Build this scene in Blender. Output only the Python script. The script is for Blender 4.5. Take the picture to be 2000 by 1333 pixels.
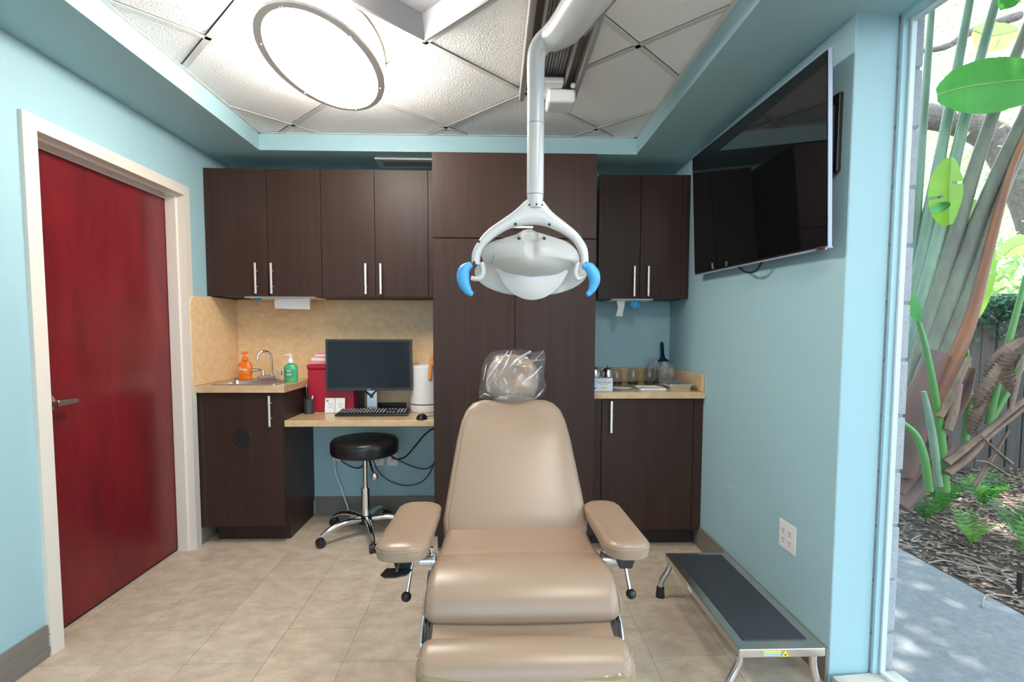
import bpy, bmesh, math, random
from mathutils import Vector, Matrix, noise

for o in list(bpy.data.objects): bpy.data.objects.remove(o)
S = bpy.context.scene
COL = S.collection
R = math.radians

# ------------------------------------------------------------------ camera
F, PITCH, YAW, ROLL, CX, CY, EYE = 1000.71, -3.5597, -1.6599, -0.1295, 994.85, 709.39, 1.27
cam = bpy.data.cameras.new('camera')
cam.sensor_width = 36.0
cam.lens = 36.0 * F / 2000.0
cam.shift_x = (1000 - CX) / 2000.0
cam.shift_y = (CY - 666.5) / 2000.0
cam.clip_start = 0.05
cam.clip_end = 200
camo = bpy.data.objects.new('camera', cam)
COL.objects.link(camo)
ROT = (Matrix.Rotation(R(YAW), 3, 'Z') @ Matrix.Rotation(R(PITCH), 3, 'X') @ Matrix.Rotation(R(ROLL), 3, 'Y'))
camo.matrix_world = Matrix.Translation((0, 0, EYE)) @ (ROT @ Matrix.Rotation(R(90), 3, 'X')).to_4x4()
S.camera = camo

def at(px, py, Y):
    d = ROT @ Vector(((px - CX) / F, 1, -(py - CY) / F))
    return Vector((0, 0, EYE)) + d * (Y / d.y)

# ------------------------------------------------------------------ light and exposure
S.view_settings.view_transform = 'Standard'
S.view_settings.look = 'None'
S.view_settings.gamma = 1
S.view_settings.use_curve_mapping = False
S.view_settings.exposure = 0.86
LAMP = 20.0          # ceiling fixtures
SIDE = 32.0
SKY = 2.55
w = bpy.data.worlds.new('sky')
S.world = w
w.use_nodes = True
nt = w.node_tree
bg = nt.nodes['Background']
bg.inputs[0].default_value = (0.70, 0.86, 1.0, 1)
bg.inputs[1].default_value = SKY
sun = bpy.data.lights.new('sun', 'SUN')
sun.energy = 7.0
sun.angle = R(0.6)
sun.color = (1.0, 0.93, 0.82)
suno = bpy.data.objects.new('sun', sun)
COL.objects.link(suno)
suno.rotation_euler = Vector((-0.10, -0.42, -0.95)).to_track_quat('-Z', 'Y').to_euler()

# ------------------------------------------------------------------ materials
MATS = {}
def mat(name, col, rough=0.5, metal=0.0, spec=0.5, var=None, bump=None, coat=0.0, objvar=0.0, emit=None):
    """var=(scale xyz, amount, second colour, detail), bump=(scale, strength, distance)"""
    if name in MATS: return MATS[name]
    m = bpy.data.materials.new(name)
    m.use_nodes = True
    t = m.node_tree
    b = t.nodes['Principled BSDF']
    b.inputs['Base Color'].default_value = (*col, 1)
    b.inputs['Roughness'].default_value = rough
    b.inputs['Metallic'].default_value = metal
    b.inputs['Specular IOR Level'].default_value = spec
    b.inputs['Coat Weight'].default_value = coat
    b.inputs['Coat Roughness'].default_value = 0.15
    geo = None
    out = None
    if var or bump:
        geo = t.nodes.new('ShaderNodeNewGeometry')
    if var:
        sc, amt, c2, det = var
        mp = t.nodes.new('ShaderNodeMapping')
        mp.inputs['Scale'].default_value = sc
        t.links.new(geo.outputs['Position'], mp.inputs['Vector'])
        n = t.nodes.new('ShaderNodeTexNoise')
        n.inputs['Scale'].default_value = 1
        n.inputs['Detail'].default_value = det
        n.inputs['Roughness'].default_value = 0.65
        t.links.new(mp.outputs[0], n.inputs['Vector'])
        rp = t.nodes.new('ShaderNodeValToRGB')
        rp.color_ramp.elements[0].position = 0.5 - amt
        rp.color_ramp.elements[1].position = 0.5 + amt
        rp.color_ramp.elements[0].color = (*col, 1)
        rp.color_ramp.elements[1].color = (*c2, 1)
        t.links.new(n.outputs['Fac'], rp.inputs[0])
        out = rp.outputs[0]
    if objvar:
        oi = t.nodes.new('ShaderNodeObjectInfo')
        hs = t.nodes.new('ShaderNodeHueSaturation')
        mr = t.nodes.new('ShaderNodeMapRange')
        mr.inputs[3].default_value = 1 - objvar
        mr.inputs[4].default_value = 1 + objvar
        t.links.new(oi.outputs['Random'], mr.inputs[0])
        t.links.new(mr.outputs[0], hs.inputs['Value'])
        if out: t.links.new(out, hs.inputs['Color'])
        else: hs.inputs['Color'].default_value = (*col, 1)
        out = hs.outputs[0]
    if out: t.links.new(out, b.inputs['Base Color'])
    if bump:
        n = t.nodes.new('ShaderNodeTexNoise')
        n.inputs['Scale'].default_value = bump[0]
        n.inputs['Detail'].default_value = 3
        t.links.new(geo.outputs['Position'], n.inputs['Vector'])
        bp = t.nodes.new('ShaderNodeBump')
        bp.inputs['Strength'].default_value = bump[1]
        bp.inputs['Distance'].default_value = bump[2]
        t.links.new(n.outputs['Fac'], bp.inputs['Height'])
        t.links.new(bp.outputs[0], b.inputs['Normal'])
    if emit:
        b.inputs['Emission Color'].default_value = (*emit[:3], 1)
        b.inputs['Emission Strength'].default_value = emit[3]
    MATS[name] = m
    return m

def clear_mat(name, tint, gloss, rough=0.05, bump=None, facing=0.0, diff=None):
    """thin clear film or pane: straight-through transparency plus a mirror share"""
    if name in MATS: return MATS[name]
    m = bpy.data.materials.new(name)
    m.use_nodes = True
    t = m.node_tree
    t.nodes.remove(t.nodes['Principled BSDF'])
    o = t.nodes['Material Output']
    tr = t.nodes.new('ShaderNodeBsdfTransparent')
    tr.inputs[0].default_value = (*tint, 1)
    gl = t.nodes.new('ShaderNodeBsdfGlossy')
    gl.inputs['Roughness'].default_value = rough
    mx = t.nodes.new('ShaderNodeMixShader')
    # Schlick's reflectance from the angle to the surface, the same on both faces of the sheet
    gn = t.nodes.new('ShaderNodeNewGeometry')
    dt = t.nodes.new('ShaderNodeVectorMath'); dt.operation = 'DOT_PRODUCT'
    t.links.new(gn.outputs['Normal'], dt.inputs[0]); t.links.new(gn.outputs['Incoming'], dt.inputs[1])
    ab = t.nodes.new('ShaderNodeMath'); ab.operation = 'ABSOLUTE'; t.links.new(dt.outputs['Value'], ab.inputs[0])
    sb = t.nodes.new('ShaderNodeMath'); sb.operation = 'SUBTRACT'; sb.inputs[0].default_value = 1.0; t.links.new(ab.outputs[0], sb.inputs[1])
    pw = t.nodes.new('ShaderNodeMath'); pw.operation = 'POWER'; pw.inputs[1].default_value = 5.0; t.links.new(sb.outputs[0], pw.inputs[0])
    fr = t.nodes.new('ShaderNodeMath'); fr.operation = 'MULTIPLY_ADD'; fr.inputs[1].default_value = 0.5; fr.inputs[2].default_value = 0.02; t.links.new(pw.outputs[0], fr.inputs[0])
    ma = t.nodes.new('ShaderNodeMath'); ma.operation = 'MULTIPLY_ADD'
    ma.inputs[1].default_value = 1.0 if facing == 0 else facing
    ma.inputs[2].default_value = gloss
    ma.use_clamp = True
    t.links.new(fr.outputs[0], ma.inputs[0])
    t.links.new(ma.outputs[0], mx.inputs[0])
    last = tr
    if diff:
        d = t.nodes.new('ShaderNodeBsdfDiffuse'); d.inputs[0].default_value = (*diff[0], 1)
        m2 = t.nodes.new('ShaderNodeMixShader'); m2.inputs[0].default_value = diff[1]
        t.links.new(tr.outputs[0], m2.inputs[1]); t.links.new(d.outputs[0], m2.inputs[2])
        last = m2
    t.links.new(last.outputs[0], mx.inputs[1])
    t.links.new(gl.outputs[0], mx.inputs[2])
    t.links.new(mx.outputs[0], o.inputs[0])
    if bump:
        n = t.nodes.new('ShaderNodeTexNoise'); n.inputs['Scale'].default_value = bump[0]; n.inputs['Detail'].default_value = 2
        g = t.nodes.new('ShaderNodeNewGeometry'); t.links.new(g.outputs['Position'], n.inputs['Vector'])
        bp = t.nodes.new('ShaderNodeBump'); bp.inputs['Strength'].default_value = bump[1]; bp.inputs['Distance'].default_value = bump[2]
        t.links.new(n.outputs['Fac'], bp.inputs['Height'])
        t.links.new(bp.outputs[0], gl.inputs['Normal'])
    MATS[name] = m
    return m

def leaf_mat(name, col, trans, rough=0.4, objvar=0.12, var=0.3):
    if name in MATS: return MATS[name]
    m = bpy.data.materials.new(name); m.use_nodes = True
    t = m.node_tree
    b = t.nodes['Principled BSDF']; o = t.nodes['Material Output']
    b.inputs['Roughness'].default_value = rough
    g = t.nodes.new('ShaderNodeNewGeometry')
    n = t.nodes.new('ShaderNodeTexNoise'); n.inputs['Scale'].default_value = 6; n.inputs['Detail'].default_value = 4
    t.links.new(g.outputs['Position'], n.inputs['Vector'])
    hs = t.nodes.new('ShaderNodeHueSaturation'); hs.inputs['Color'].default_value = (*col, 1)
    mr = t.nodes.new('ShaderNodeMapRange'); mr.inputs[1].default_value = 0.3; mr.inputs[2].default_value = 0.7
    mr.inputs[3].default_value = 1 - var; mr.inputs[4].default_value = 1 + var
    t.links.new(n.outputs['Fac'], mr.inputs[0]); t.links.new(mr.outputs[0], hs.inputs['Value'])
    t.links.new(hs.outputs[0], b.inputs['Base Color'])
    tl = t.nodes.new('ShaderNodeBsdfTranslucent'); tl.inputs[0].default_value = (*trans, 1)
    mx = t.nodes.new('ShaderNodeMixShader'); mx.inputs[0].default_value = 0.5
    t.links.new(b.outputs[0], mx.inputs[1]); t.links.new(tl.outputs[0], mx.inputs[2])
    t.links.new(mx.outputs[0], o.inputs[0])
    MATS[name] = m
    return m

WALL = mat('teal_paint', (0.345, 0.53, 0.58), 0.55, spec=0.35, bump=(90, 0.12, 0.004))
CEILT = mat('acoustic_tile', (0.90, 0.885, 0.875), 0.9, spec=0.1, bump=(120, 0.55, 0.008), objvar=0.03)
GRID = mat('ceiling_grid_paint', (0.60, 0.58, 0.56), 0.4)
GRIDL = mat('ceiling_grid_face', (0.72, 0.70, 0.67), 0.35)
TILE = mat('vinyl_tile', (0.67, 0.55, 0.43), 0.36, spec=0.4, var=((11, 15, 11), 0.17, (0.46, 0.36, 0.265), 10), bump=(25, 0.08, 0.003), objvar=0.05)
SEAM = mat('tile_seam', (0.20, 0.16, 0.12), 0.7)
BASEB = mat('vinyl_baseboard', (0.20, 0.175, 0.15), 0.5)
DOORM = mat('red_stained_wood', (0.20, 0.012, 0.016), 0.27, spec=0.5, var=((9, 9, 2.2), 0.2, (0.115, 0.008, 0.012), 7))
FRAME = mat('door_frame_paint', (0.72, 0.66, 0.58), 0.38)
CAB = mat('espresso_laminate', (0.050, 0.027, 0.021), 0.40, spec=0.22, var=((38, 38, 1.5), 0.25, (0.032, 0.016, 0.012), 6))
CABD = mat('espresso_dark', (0.02, 0.013, 0.011), 0.6)  # darker espresso tone for the toe kicks
STONE = mat('tan_quartz', (0.66, 0.47, 0.28), 0.22, var=((22, 22, 30), 0.2, (0.53, 0.35, 0.19), 7))
SPLASH = mat('tan_quartz_wall', (0.86, 0.60, 0.33), 0.3, var=((22, 22, 30), 0.2, (0.70, 0.46, 0.24), 7), bump=(60, 0.3, 0.006))
STEEL = mat('brushed_steel', (0.62, 0.60, 0.57), 0.28, 1.0)
HANDLE = mat('satin_nickel', (0.86, 0.82, 0.78), 0.42, 0.7)
CHROME = mat('chrome', (0.82, 0.82, 0.83), 0.08, 1.0)
ALU = mat('satin_aluminium', (0.72, 0.73, 0.75), 0.3, 1.0)
BLACK = mat('black_plastic', (0.012, 0.012, 0.013), 0.35)
BLACKM = mat('black_rubber', (0.014, 0.014, 0.015), 0.7)
VINYLB = mat('black_vinyl', (0.008, 0.008, 0.009), 0.33, bump=(60, 0.1, 0.003))
VINYL = mat('tan_vinyl', (0.31, 0.212, 0.145), 0.36, spec=0.6, bump=(140, 0.06, 0.002))
SEAMV = mat('tan_stitching', (0.33, 0.23, 0.14), 0.6)
WHITE = mat('white_enamel', (0.60, 0.59, 0.575), 0.22, coat=0.3)
OFFW = mat('grey_white_plastic', (0.62, 0.61, 0.58), 0.4)
WPLAS = mat('white_plastic', (0.80, 0.78, 0.76), 0.4)
PAPER = mat('white_paper', (0.85, 0.83, 0.80), 0.8)
BLUEH = mat('blue_silicone', (0.075, 0.38, 0.74), 0.45)
GLOVE = mat('blue_nitrile', (0.02, 0.30, 0.62), 0.5)
RED = mat('red_plastic', (0.42, 0.012, 0.035), 0.4)
PINK = mat('pink_paper', (0.80, 0.28, 0.32), 0.7)
SCREEN = mat('dark_screen', (0.008, 0.008, 0.010), 0.16, spec=0.5)
TVSCR = mat('tv_glass', (0.005, 0.005, 0.006), 0.03, spec=0.9)
STEP = mat('ribbed_black_mat', (0.030, 0.033, 0.040), 0.5, bump=(220, 0.3, 0.003))
LEATH = mat('orange_leather', (0.62, 0.25, 0.06), 0.55)
ORSOAP = mat('orange_soap', (0.80, 0.15, 0.0), 0.15, coat=0.6)
ORCAP = mat('orange_pump', (0.90, 0.16, 0.01), 0.35)
GRSOAP = mat('green_gel', (0.06, 0.42, 0.15), 0.12, coat=0.6)
YEL = mat('yellow_print', (0.85, 0.72, 0.0), 0.5)
BLUEP = mat('blue_print', (0.05, 0.16, 0.65), 0.5)
PBLUE = mat('pale_blue_print', (0.35, 0.55, 0.80), 0.5)
CONC = mat('concrete_path', (0.235, 0.24, 0.25), 0.75, var=((30, 30, 30), 0.2, (0.155, 0.16, 0.175), 8), bump=(80, 0.25, 0.006))
BLOCK = mat('concrete_block', (0.42, 0.42, 0.43), 0.85, var=((25, 25, 25), 0.25, (0.33, 0.33, 0.35), 6), bump=(120, 0.6, 0.01))
MULCH = mat('mulch_soil', (0.075, 0.05, 0.038), 0.9, var=((25, 25, 25), 0.2, (0.03, 0.02, 0.016), 6), bump=(60, 0.8, 0.02))
CHIP = mat('mulch_chips', (0.10, 0.06, 0.042), 0.85, var=((40, 40, 40), 0.10, (0.30, 0.22, 0.17), 2))
TWIG = mat('dry_twig', (0.32, 0.26, 0.22), 0.85)
FENCE = mat('weathered_fence', (0.075, 0.065, 0.055), 0.85, var=((20, 20, 2), 0.2, (0.045, 0.038, 0.032), 5), objvar=0.2)
BARK = mat('oak_bark', (0.30, 0.25, 0.22), 0.9, var=((18, 18, 18), 0.2, (0.16, 0.13, 0.11), 6), bump=(40, 0.9, 0.03))
STEMG = mat('green_petiole', (0.24, 0.33, 0.22), 0.45, var=((9, 9, 3), 0.2, (0.14, 0.21, 0.15), 4))
STEMO = mat('olive_petiole', (0.21, 0.22, 0.14), 0.5, var=((9, 9, 3), 0.2, (0.13, 0.11, 0.10), 4))
STEMR = mat('russet_petiole', (0.20, 0.085, 0.07), 0.5, var=((9, 9, 4), 0.2, (0.32, 0.11, 0.03), 4))
SHEATH = mat('purple_brown_sheath', (0.13, 0.085, 0.09), 0.6, var=((12, 12, 8), 0.2, (0.22, 0.09, 0.05), 5))
STEMY = mat('fresh_green_stalk', (0.10, 0.25, 0.06), 0.4)
DEAD = mat('dry_leaf', (0.30, 0.20, 0.145), 0.8, var=((14, 14, 6), 0.2, (0.14, 0.085, 0.06), 5))
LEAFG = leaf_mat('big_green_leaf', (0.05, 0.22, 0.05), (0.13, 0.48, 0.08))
LEAFY = leaf_mat('sun_tinted_leaf', (0.17, 0.34, 0.03), (0.32, 0.55, 0.04))  # sunlight put into the leaf colour as a bright yellow-green
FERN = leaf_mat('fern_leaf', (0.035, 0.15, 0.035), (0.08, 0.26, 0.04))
OAKL = leaf_mat('oak_leaf', (0.30, 0.46, 0.16), (0.50, 0.70, 0.25))
GLASS = clear_mat('window_glass', (0.97, 0.99, 1.0), 0.0, 0.0)
BAG = clear_mat('clear_plastic_bag', (0.97, 0.97, 0.97), 0.07, 0.16, bump=(55, 0.5, 0.008), facing=1.0, diff=((0.8, 0.8, 0.82), 0.04))
BAG2 = clear_mat('cloudy_plastic_bag', (0.93, 0.93, 0.94), 0.05, 0.15, bump=(60, 0.6, 0.01), facing=1.2, diff=((0.75, 0.75, 0.76), 0.15))
COVER = clear_mat('yellowed_clear_cover', (0.90, 0.84, 0.62), 0.03, 0.12, bump=(18, 0.5, 0.02), facing=1.0, diff=((0.55, 0.47, 0.28), 0.25))
DIFFUSER = mat('lit_diffuser', (0.9, 0.88, 0.85), 0.5, emit=(1.0, 0.95, 0.88, LAMP))
DIFFSIDE = mat('lit_diffuser_side', (0.9, 0.88, 0.85), 0.5, emit=(1.0, 0.95, 0.88, SIDE))
RINGM = mat('lamp_ring', (0.80, 0.74, 0.70), 0.45)

# ------------------------------------------------------------------ mesh helpers
def B(): return bmesh.new()

def box(bm, x0, x1, y0, y1, z0, z1, bev=0.0, seg=2):
    r = bmesh.ops.create_cube(bm, size=1)
    vs = r['verts']
    for v in vs:
        v.co = Vector(((x0 + x1) / 2 + v.co.x * (x1 - x0), (y0 + y1) / 2 + v.co.y * (y1 - y0), (z0 + z1) / 2 + v.co.z * (z1 - z0)))
    if bev > 0:
        es = list({e for v in vs for e in v.link_edges})
        bmesh.ops.bevel(bm, geom=es, offset=bev, segments=seg, profile=0.5, affect='EDGES')
    return bm

def tbox(bm, sx, sy, sz, M, bev=0.0, seg=2):
    t = B(); box(t, -sx / 2, sx / 2, -sy / 2, sy / 2, -sz / 2, sz / 2, bev, seg)
    t.transform(M); merge(bm, t)
    return bm

def merge(bm, t):
    me = bpy.data.meshes.new('tmp'); t.to_mesh(me); t.free(); bm.from_mesh(me); bpy.data.meshes.remove(me)

def frame_of(t, up=Vector((0, 0, 1))):
    t = t.normalized()
    if abs(t.dot(up)) > 0.95: up = Vector((0, 1, 0))
    n = t.cross(up).normalized()
    return n, n.cross(t).normalized()

def loft(bm, rings, cap=True, close=True):
    vr = [[bm.verts.new(p) for p in r] for r in rings]
    n = len(vr[0])
    for a, b in zip(vr[:-1], vr[1:]):
        for i in range(n if close else n - 1):
            j = (i + 1) % n
            try: bm.faces.new((a[i], a[j], b[j], b[i]))
            except ValueError: pass
    if cap:
        try:
            bm.faces.new(list(reversed(vr[0]))); bm.faces.new(vr[-1])
        except ValueError: pass
    return vr

def smooth_path(pts, n):
    pts = [Vector(p) for p in pts]
    out = []
    P = [2 * pts[0] - pts[1]] + pts + [2 * pts[-1] - pts[-2]]
    for i in range(1, len(P) - 2):
        for k in range(n):
            t = k / n
            a, b, c, d = P[i - 1], P[i], P[i + 1], P[i + 2]
            out.append(0.5 * ((2 * b) + (c - a) * t + (2 * a - 5 * b + 4 * c - d) * t * t + (3 * b - a - 3 * c + d) * t ** 3))
    out.append(pts[-1])
    return out

def tube(bm, pts, r, seg=10, smooth=0, flat=1.0, cap=True):
    """r: number or list (interpolated); flat squashes the section along its second axis"""
    if smooth: 
        m = len(pts); pts = smooth_path(pts, smooth)
    pts = [Vector(p) for p in pts]
    n = len(pts)
    rings = []
    prev = None
    for i, p in enumerate(pts):
        t = (pts[min(i + 1, n - 1)] - pts[max(i - 1, 0)]).normalized()
        if prev is None: a, b = frame_of(t)
        else:
            a = (prev - t * prev.dot(t)).normalized(); b = t.cross(a) * -1
            b = a.cross(t).normalized()
        prev = a
        if isinstance(r, (int, float)): rr = r
        else:
            f = i / (n - 1) * (len(r) - 1); k = min(int(f), len(r) - 2); rr = r[k] + (r[k + 1] - r[k]) * (f - k)
        rings.append([p + (a * math.cos(q) + b * math.sin(q) * flat) * rr for q in [2 * math.pi * s / seg for s in range(seg)]])
    loft(bm, rings, cap)
    return bm

def cyl(bm, p0, p1, r0, r1=None, seg=16):
    return tube(bm, [p0, p1], [r0, r0 if r1 is None else r1], seg)

def lathe(bm, prof, c=(0, 0, 0), seg=24, sx=1, sy=1, M=None):
    c = Vector(c)
    rings = []
    for r, z in prof:
        ring = [Vector((r * sx * math.cos(2 * math.pi * i / seg), r * sy * math.sin(2 * math.pi * i / seg), z)) for i in range(seg)]
        rings.append([(M @ p if M else p) + c for p in ring])
    loft(bm, rings)
    return bm

def ball(bm, c, r, seg=16, sc=(1, 1, 1)):
    rr = bmesh.ops.create_uvsphere(bm, u_segments=seg, v_segments=max(6, seg // 2 + 2), radius=r)
    for v in rr['verts']: v.co = Vector((v.co.x * sc[0], v.co.y * sc[1], v.co.z * sc[2])) + Vector(c)
    return bm

def prism(bm, poly, d, bev=0.0):
    """poly: list of 3-D points of a flat polygon; d: extrusion vector"""
    d = Vector(d)
    a = [bm.verts.new(Vector(p)) for p in poly]
    b = [bm.verts.new(Vector(p) + d) for p in poly]
    n = len(a)
    fs = [bm.faces.new(a), bm.faces.new(list(reversed(b)))]
    for i in range(n):
        fs.append(bm.faces.new((a[i], b[i], b[(i + 1) % n], a[(i + 1) % n])))
    if bev:
        es = [e for e in {e for v in a + b for e in v.link_edges}]
        bmesh.ops.bevel(bm, geom=es, offset=bev, segments=2, profile=0.5, affect='EDGES')
    return bm

def rrect(w, h, r, seg=4):
    out = []
    for cx, cy, a0 in ((w / 2 - r, h / 2 - r, 0), (-w / 2 + r, h / 2 - r, 90), (-w / 2 + r, -h / 2 + r, 180), (w / 2 - r, -h / 2 + r, 270)):
        for k in range(seg + 1):
            a = R(a0 + 90 * k / seg)
            out.append((cx + r * math.cos(a), cy + r * math.sin(a)))
    return out

def superring(c, ax, ay, a, b, e, seg=40):
    out = []
    for i in range(seg):
        t = 2 * math.pi * i / seg
        x = math.copysign(abs(math.cos(t)) ** (2 / e), math.cos(t)); y = math.copysign(abs(math.sin(t)) ** (2 / e), math.sin(t))
        out.append(c + ax * (a * x) + ay * (b * y))
    return out

ORG = {}
def obj(name, bm, m, parent=None, smooth=45, kind=None, label=None):
    me = bpy.data.meshes.new(name)
    bmesh.ops.recalc_face_normals(bm, faces=bm.faces)
    org = Vector((0, 0, 0))
    if parent is not None:
        org = ORG[parent.name]
        bmesh.ops.translate(bm, verts=bm.verts, vec=-org)
    bm.to_mesh(me); bm.free()
    if smooth:
        for p in me.polygons: p.use_smooth = True
        me.set_sharp_from_angle(angle=R(smooth))
    for k in (m if isinstance(m, (list, tuple)) else [m]): me.materials.append(k)
    o = bpy.data.objects.new(name, me)
    COL.objects.link(o)
    if smooth and len(me.polygons) < 500:
        wm = o.modifiers.new('normals', 'WEIGHTED_NORMAL'); wm.keep_sharp = True
    if parent is not None: o.parent = parent
    ORG[o.name] = org
    if kind: o['kind'] = kind
    if label: o['label'] = label
    return o

def thing(name, label, cat, loc=(0, 0, 0), group=None):
    o = bpy.data.objects.new(name, None)
    o.empty_display_size = 0.1
    COL.objects.link(o)
    o.location = loc
    ORG[o.name] = Vector(loc)
    o['label'] = label; o['category'] = cat
    if group: o['group'] = group
    return o

def tag(o, label, cat, group=None):
    o['label'] = label; o['category'] = cat
    if group: o['group'] = group
    return o

def struct(name, bm, m, parent=None, smooth=30, label=None):
    o = obj(name, bm, m, parent, smooth)
    if parent is None:
        o['kind'] = 'structure'
        if label: o['label'] = label
    return o

def text(name, s, size, M, m, parent, extrude=0.0004, align='CENTER'):
    cu = bpy.data.curves.new(name, 'FONT')
    cu.body = s; cu.size = size; cu.extrude = extrude
    cu.align_x = align; cu.align_y = 'CENTER'
    o = bpy.data.objects.new(name, cu)
    COL.objects.link(o)
    me = bpy.data.meshes.new_from_object(o.evaluated_get(bpy.context.evaluated_depsgraph_get()))
    bpy.data.objects.remove(o)
    me.materials.clear(); me.materials.append(m)
    o = bpy.data.objects.new(name, me)
    COL.objects.link(o)
    o.parent = parent
    o.matrix_local = Matrix.Translation(-ORG[parent.name]) @ M
    ORG[o.name] = ORG[parent.name]
    return o
FACE = Matrix.Rotation(R(90), 4, 'X')       # text facing the -Y side

# ------------------------------------------------------------------ room shell
XL, XR, YW, ZS, ZC = -1.742, 1.2075, 3.51, 2.333, 2.43
YF, YE = -2.2, 1.745                        # wall behind the camera, end of the right wall
XT1, XT2, YT, YT0 = -1.387, 0.853, 3.133, -1.6
GX = lambda y: 1.375 + 0.10 * (YE - y)      # line of the glazing

# floor slab and vinyl tiles
bm = B(); prism(bm, [(-1.95, YF - .1, -.06), (GX(YF) + .02, YF - .1, -.06), (GX(YE), YE, -.06), (1.2075 + .15, YE, -.06), (1.36, YW + .1, -.06), (-1.95, YW + .1, -.06)], (0, 0, 0.058))
floor = struct('floor', bm, SEAM)
DX, DY = 0.2985, 0.443
random.seed(2)
for i in range(-1, 13):
    x0 = -1.775 + i * DX
    off = 2.135 if i % 2 == 1 else 2.355
    for j in range(-12, 5):
        y0 = off + j * DY
        x1, y1 = x0 + DX, y0 + DY
        xa, xb, ya, yb = max(x0, -1.86), x1, max(y0, YF), min(y1, YW)
        lim = XR if yb > YE else GX(yb) - .02
        if ya < YE < yb: lim = XR if xa > 1.2 else max(xb, 0)
        xb = min(xb, lim)
        if xb - xa < 0.02 or yb - ya < 0.02: continue
        if xa < XL - .0: 
            if not (ya < 2.947 and yb > 2.03): xa = XL
            if xb - xa < .02: continue
        bm = B(); g = 0.0007; box(bm, xa + g, xb - g, ya + g, yb - g, -0.002, random.uniform(-0.0002, 0.0002))
        obj('floor_tile', bm, TILE, floor, smooth=0)

# walls
DY0, DY1, DZ = 2.03, 2.947, 2.02
bm = B()
box(bm, XL - .16, XL, YF, DY0 - .001, 0, 2.6)
box(bm, XL - .16, XL, DY1 + .001, YW + .1, 0, 2.6)
box(bm, XL - .16, XL, DY0 - .001, DY1 + .001, DZ + .001, 2.6)
struct('wall_left', bm, WALL)
bm = B(); box(bm, XL - .16, 1.36, YW, YW + .12, 0, 2.6); struct('wall_back', bm, WALL)
bm = B(); box(bm, XR, 1.355, YE, YW, -.02, 2.6, 0.003, 1); struct('wall_right', bm, WALL)
bm = B()
FX0, FX1, FZ0, FZ1 = -1.3, 1.6, .20, 2.27  # opening for the added fill window
for a in ((XL - .16, FX0, 0, 2.6), (FX1, GX(YF) + .1, 0, 2.6), (FX0, FX1, 0, FZ0), (FX0, FX1, FZ1, 2.6)): box(bm, a[0], a[1], YF - .12, YF, a[2], a[3])
struct('wall_front', bm, WALL)
# baseboards
BH = 0.128
def bb(name, *a):
    bm = B(); box(bm, *a, 0.003, 2); return struct(name, bm, BASEB)
b = bb('baseboard_left', XL, XL + .012, YF, 1.972, 0, BH)
bm = B(); box(bm, XL + .0125, XL + .016, YF, 1.972, .018, .04); box(bm, XL + .0125, XL + .0145, YF, 1.972, .088, .094)
obj('moulded_line', bm, BASEB, b)
bb('baseboard_left_end', XL, XL + .012, 3.005, 3.48, 0, .1035)
bb('baseboard_back', -1.235, -.345, YW - .012, YW, 0, BH)
bb('baseboard_right', XR - .012, XR, YE + .002, 2.903, 0, BH)
bb('baseboard_right_end', XR - .012, XR, 2.904, 2.984, 0, .1035)
# soffit ring and tray
XO = GX(YF) + .1
bm = B()
box(bm, XL - .16, XT1, YF - .1, YW + .1, ZS, 2.60)
box(bm, XT1, XT2, YT, YW + .1, ZS, 2.60)
box(bm, XT1, XT2, YF - .1, YT0, ZS, 2.60)
prism(bm, [(XT2, YF - .1, ZS), (GX(YF) + .06, YF - .1, ZS), (GX(YE) + .06, YE + .012, ZS), (1.36, YE + .012, ZS), (1.36, YW + .1, ZS), (XT2, YW + .1, ZS)], (0, 0, .267))
ceiling = struct('ceiling', bm, WALL)
bm = B(); prism(bm, [(XL - .16, YF - .1, 2.605), (GX(YF) + .5, YF - .1, 2.605), (GX(YE) + .3, YE, 2.605), (1.5, YW + .1, 2.605), (XL - .16, YW + .1, 2.605)], (0, 0, .1)); struct('roof', bm, BLOCK)
bm = B(); box(bm, XT1, XT2, YT0, YT, 2.56, 2.60); obj('plenum_deck', bm, BLACKM, ceiling)
# diagonal acoustic tiles, clipped to the tray
def clip(poly, axis, lim, keep_less):
    out = []
    for i in range(len(poly)):
        a, b = poly[i], poly[(i + 1) % len(poly)]
        ia = (a[axis] <= lim) == keep_less; ib = (b[axis] <= lim) == keep_less
        if ia: out.append(a)
        if ia != ib:
            t = (lim - a[axis]) / (b[axis] - a[axis]); out.append((a[0] + (b[0] - a[0]) * t, a[1] + (b[1] - a[1]) * t))
    return out
HD = 0.431
NX, NY = -0.278, 2.147
def area(p): return abs(sum(p[i][0] * p[(i + 1) % len(p)][1] - p[(i + 1) % len(p)][0] * p[i][1] for i in range(len(p)))) / 2
troffer_c = (NX, NY - HD)
for i in range(-5, 6):
    for j in range(-12, 6):
        if (i + j) % 2 == 0: continue
        cx, cy = NX + i * HD, NY + j * HD
        if abs(cx - troffer_c[0]) < .01 and abs(cy - troffer_c[1]) < .01: continue
        h = HD - 0.022
        p = [(cx + h, cy), (cx, cy + h), (cx - h, cy), (cx, cy - h)]
        for ax, lim, less in ((0, XT1 + .016, False), (0, XT2 - .016, True), (1, YT0 + .016, False), (1, YT - .016, True)):
            p = clip(p, ax, lim, less)
            if len(p) < 3: break
        if len(p) < 3 or area(p) < 0.002: continue
        bm = B(); prism(bm, [(x, y, ZC + .003) for x, y in p], (0, 0, .014)); obj('ceiling_tile', bm, CEILT, ceiling, smooth=0)
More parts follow.
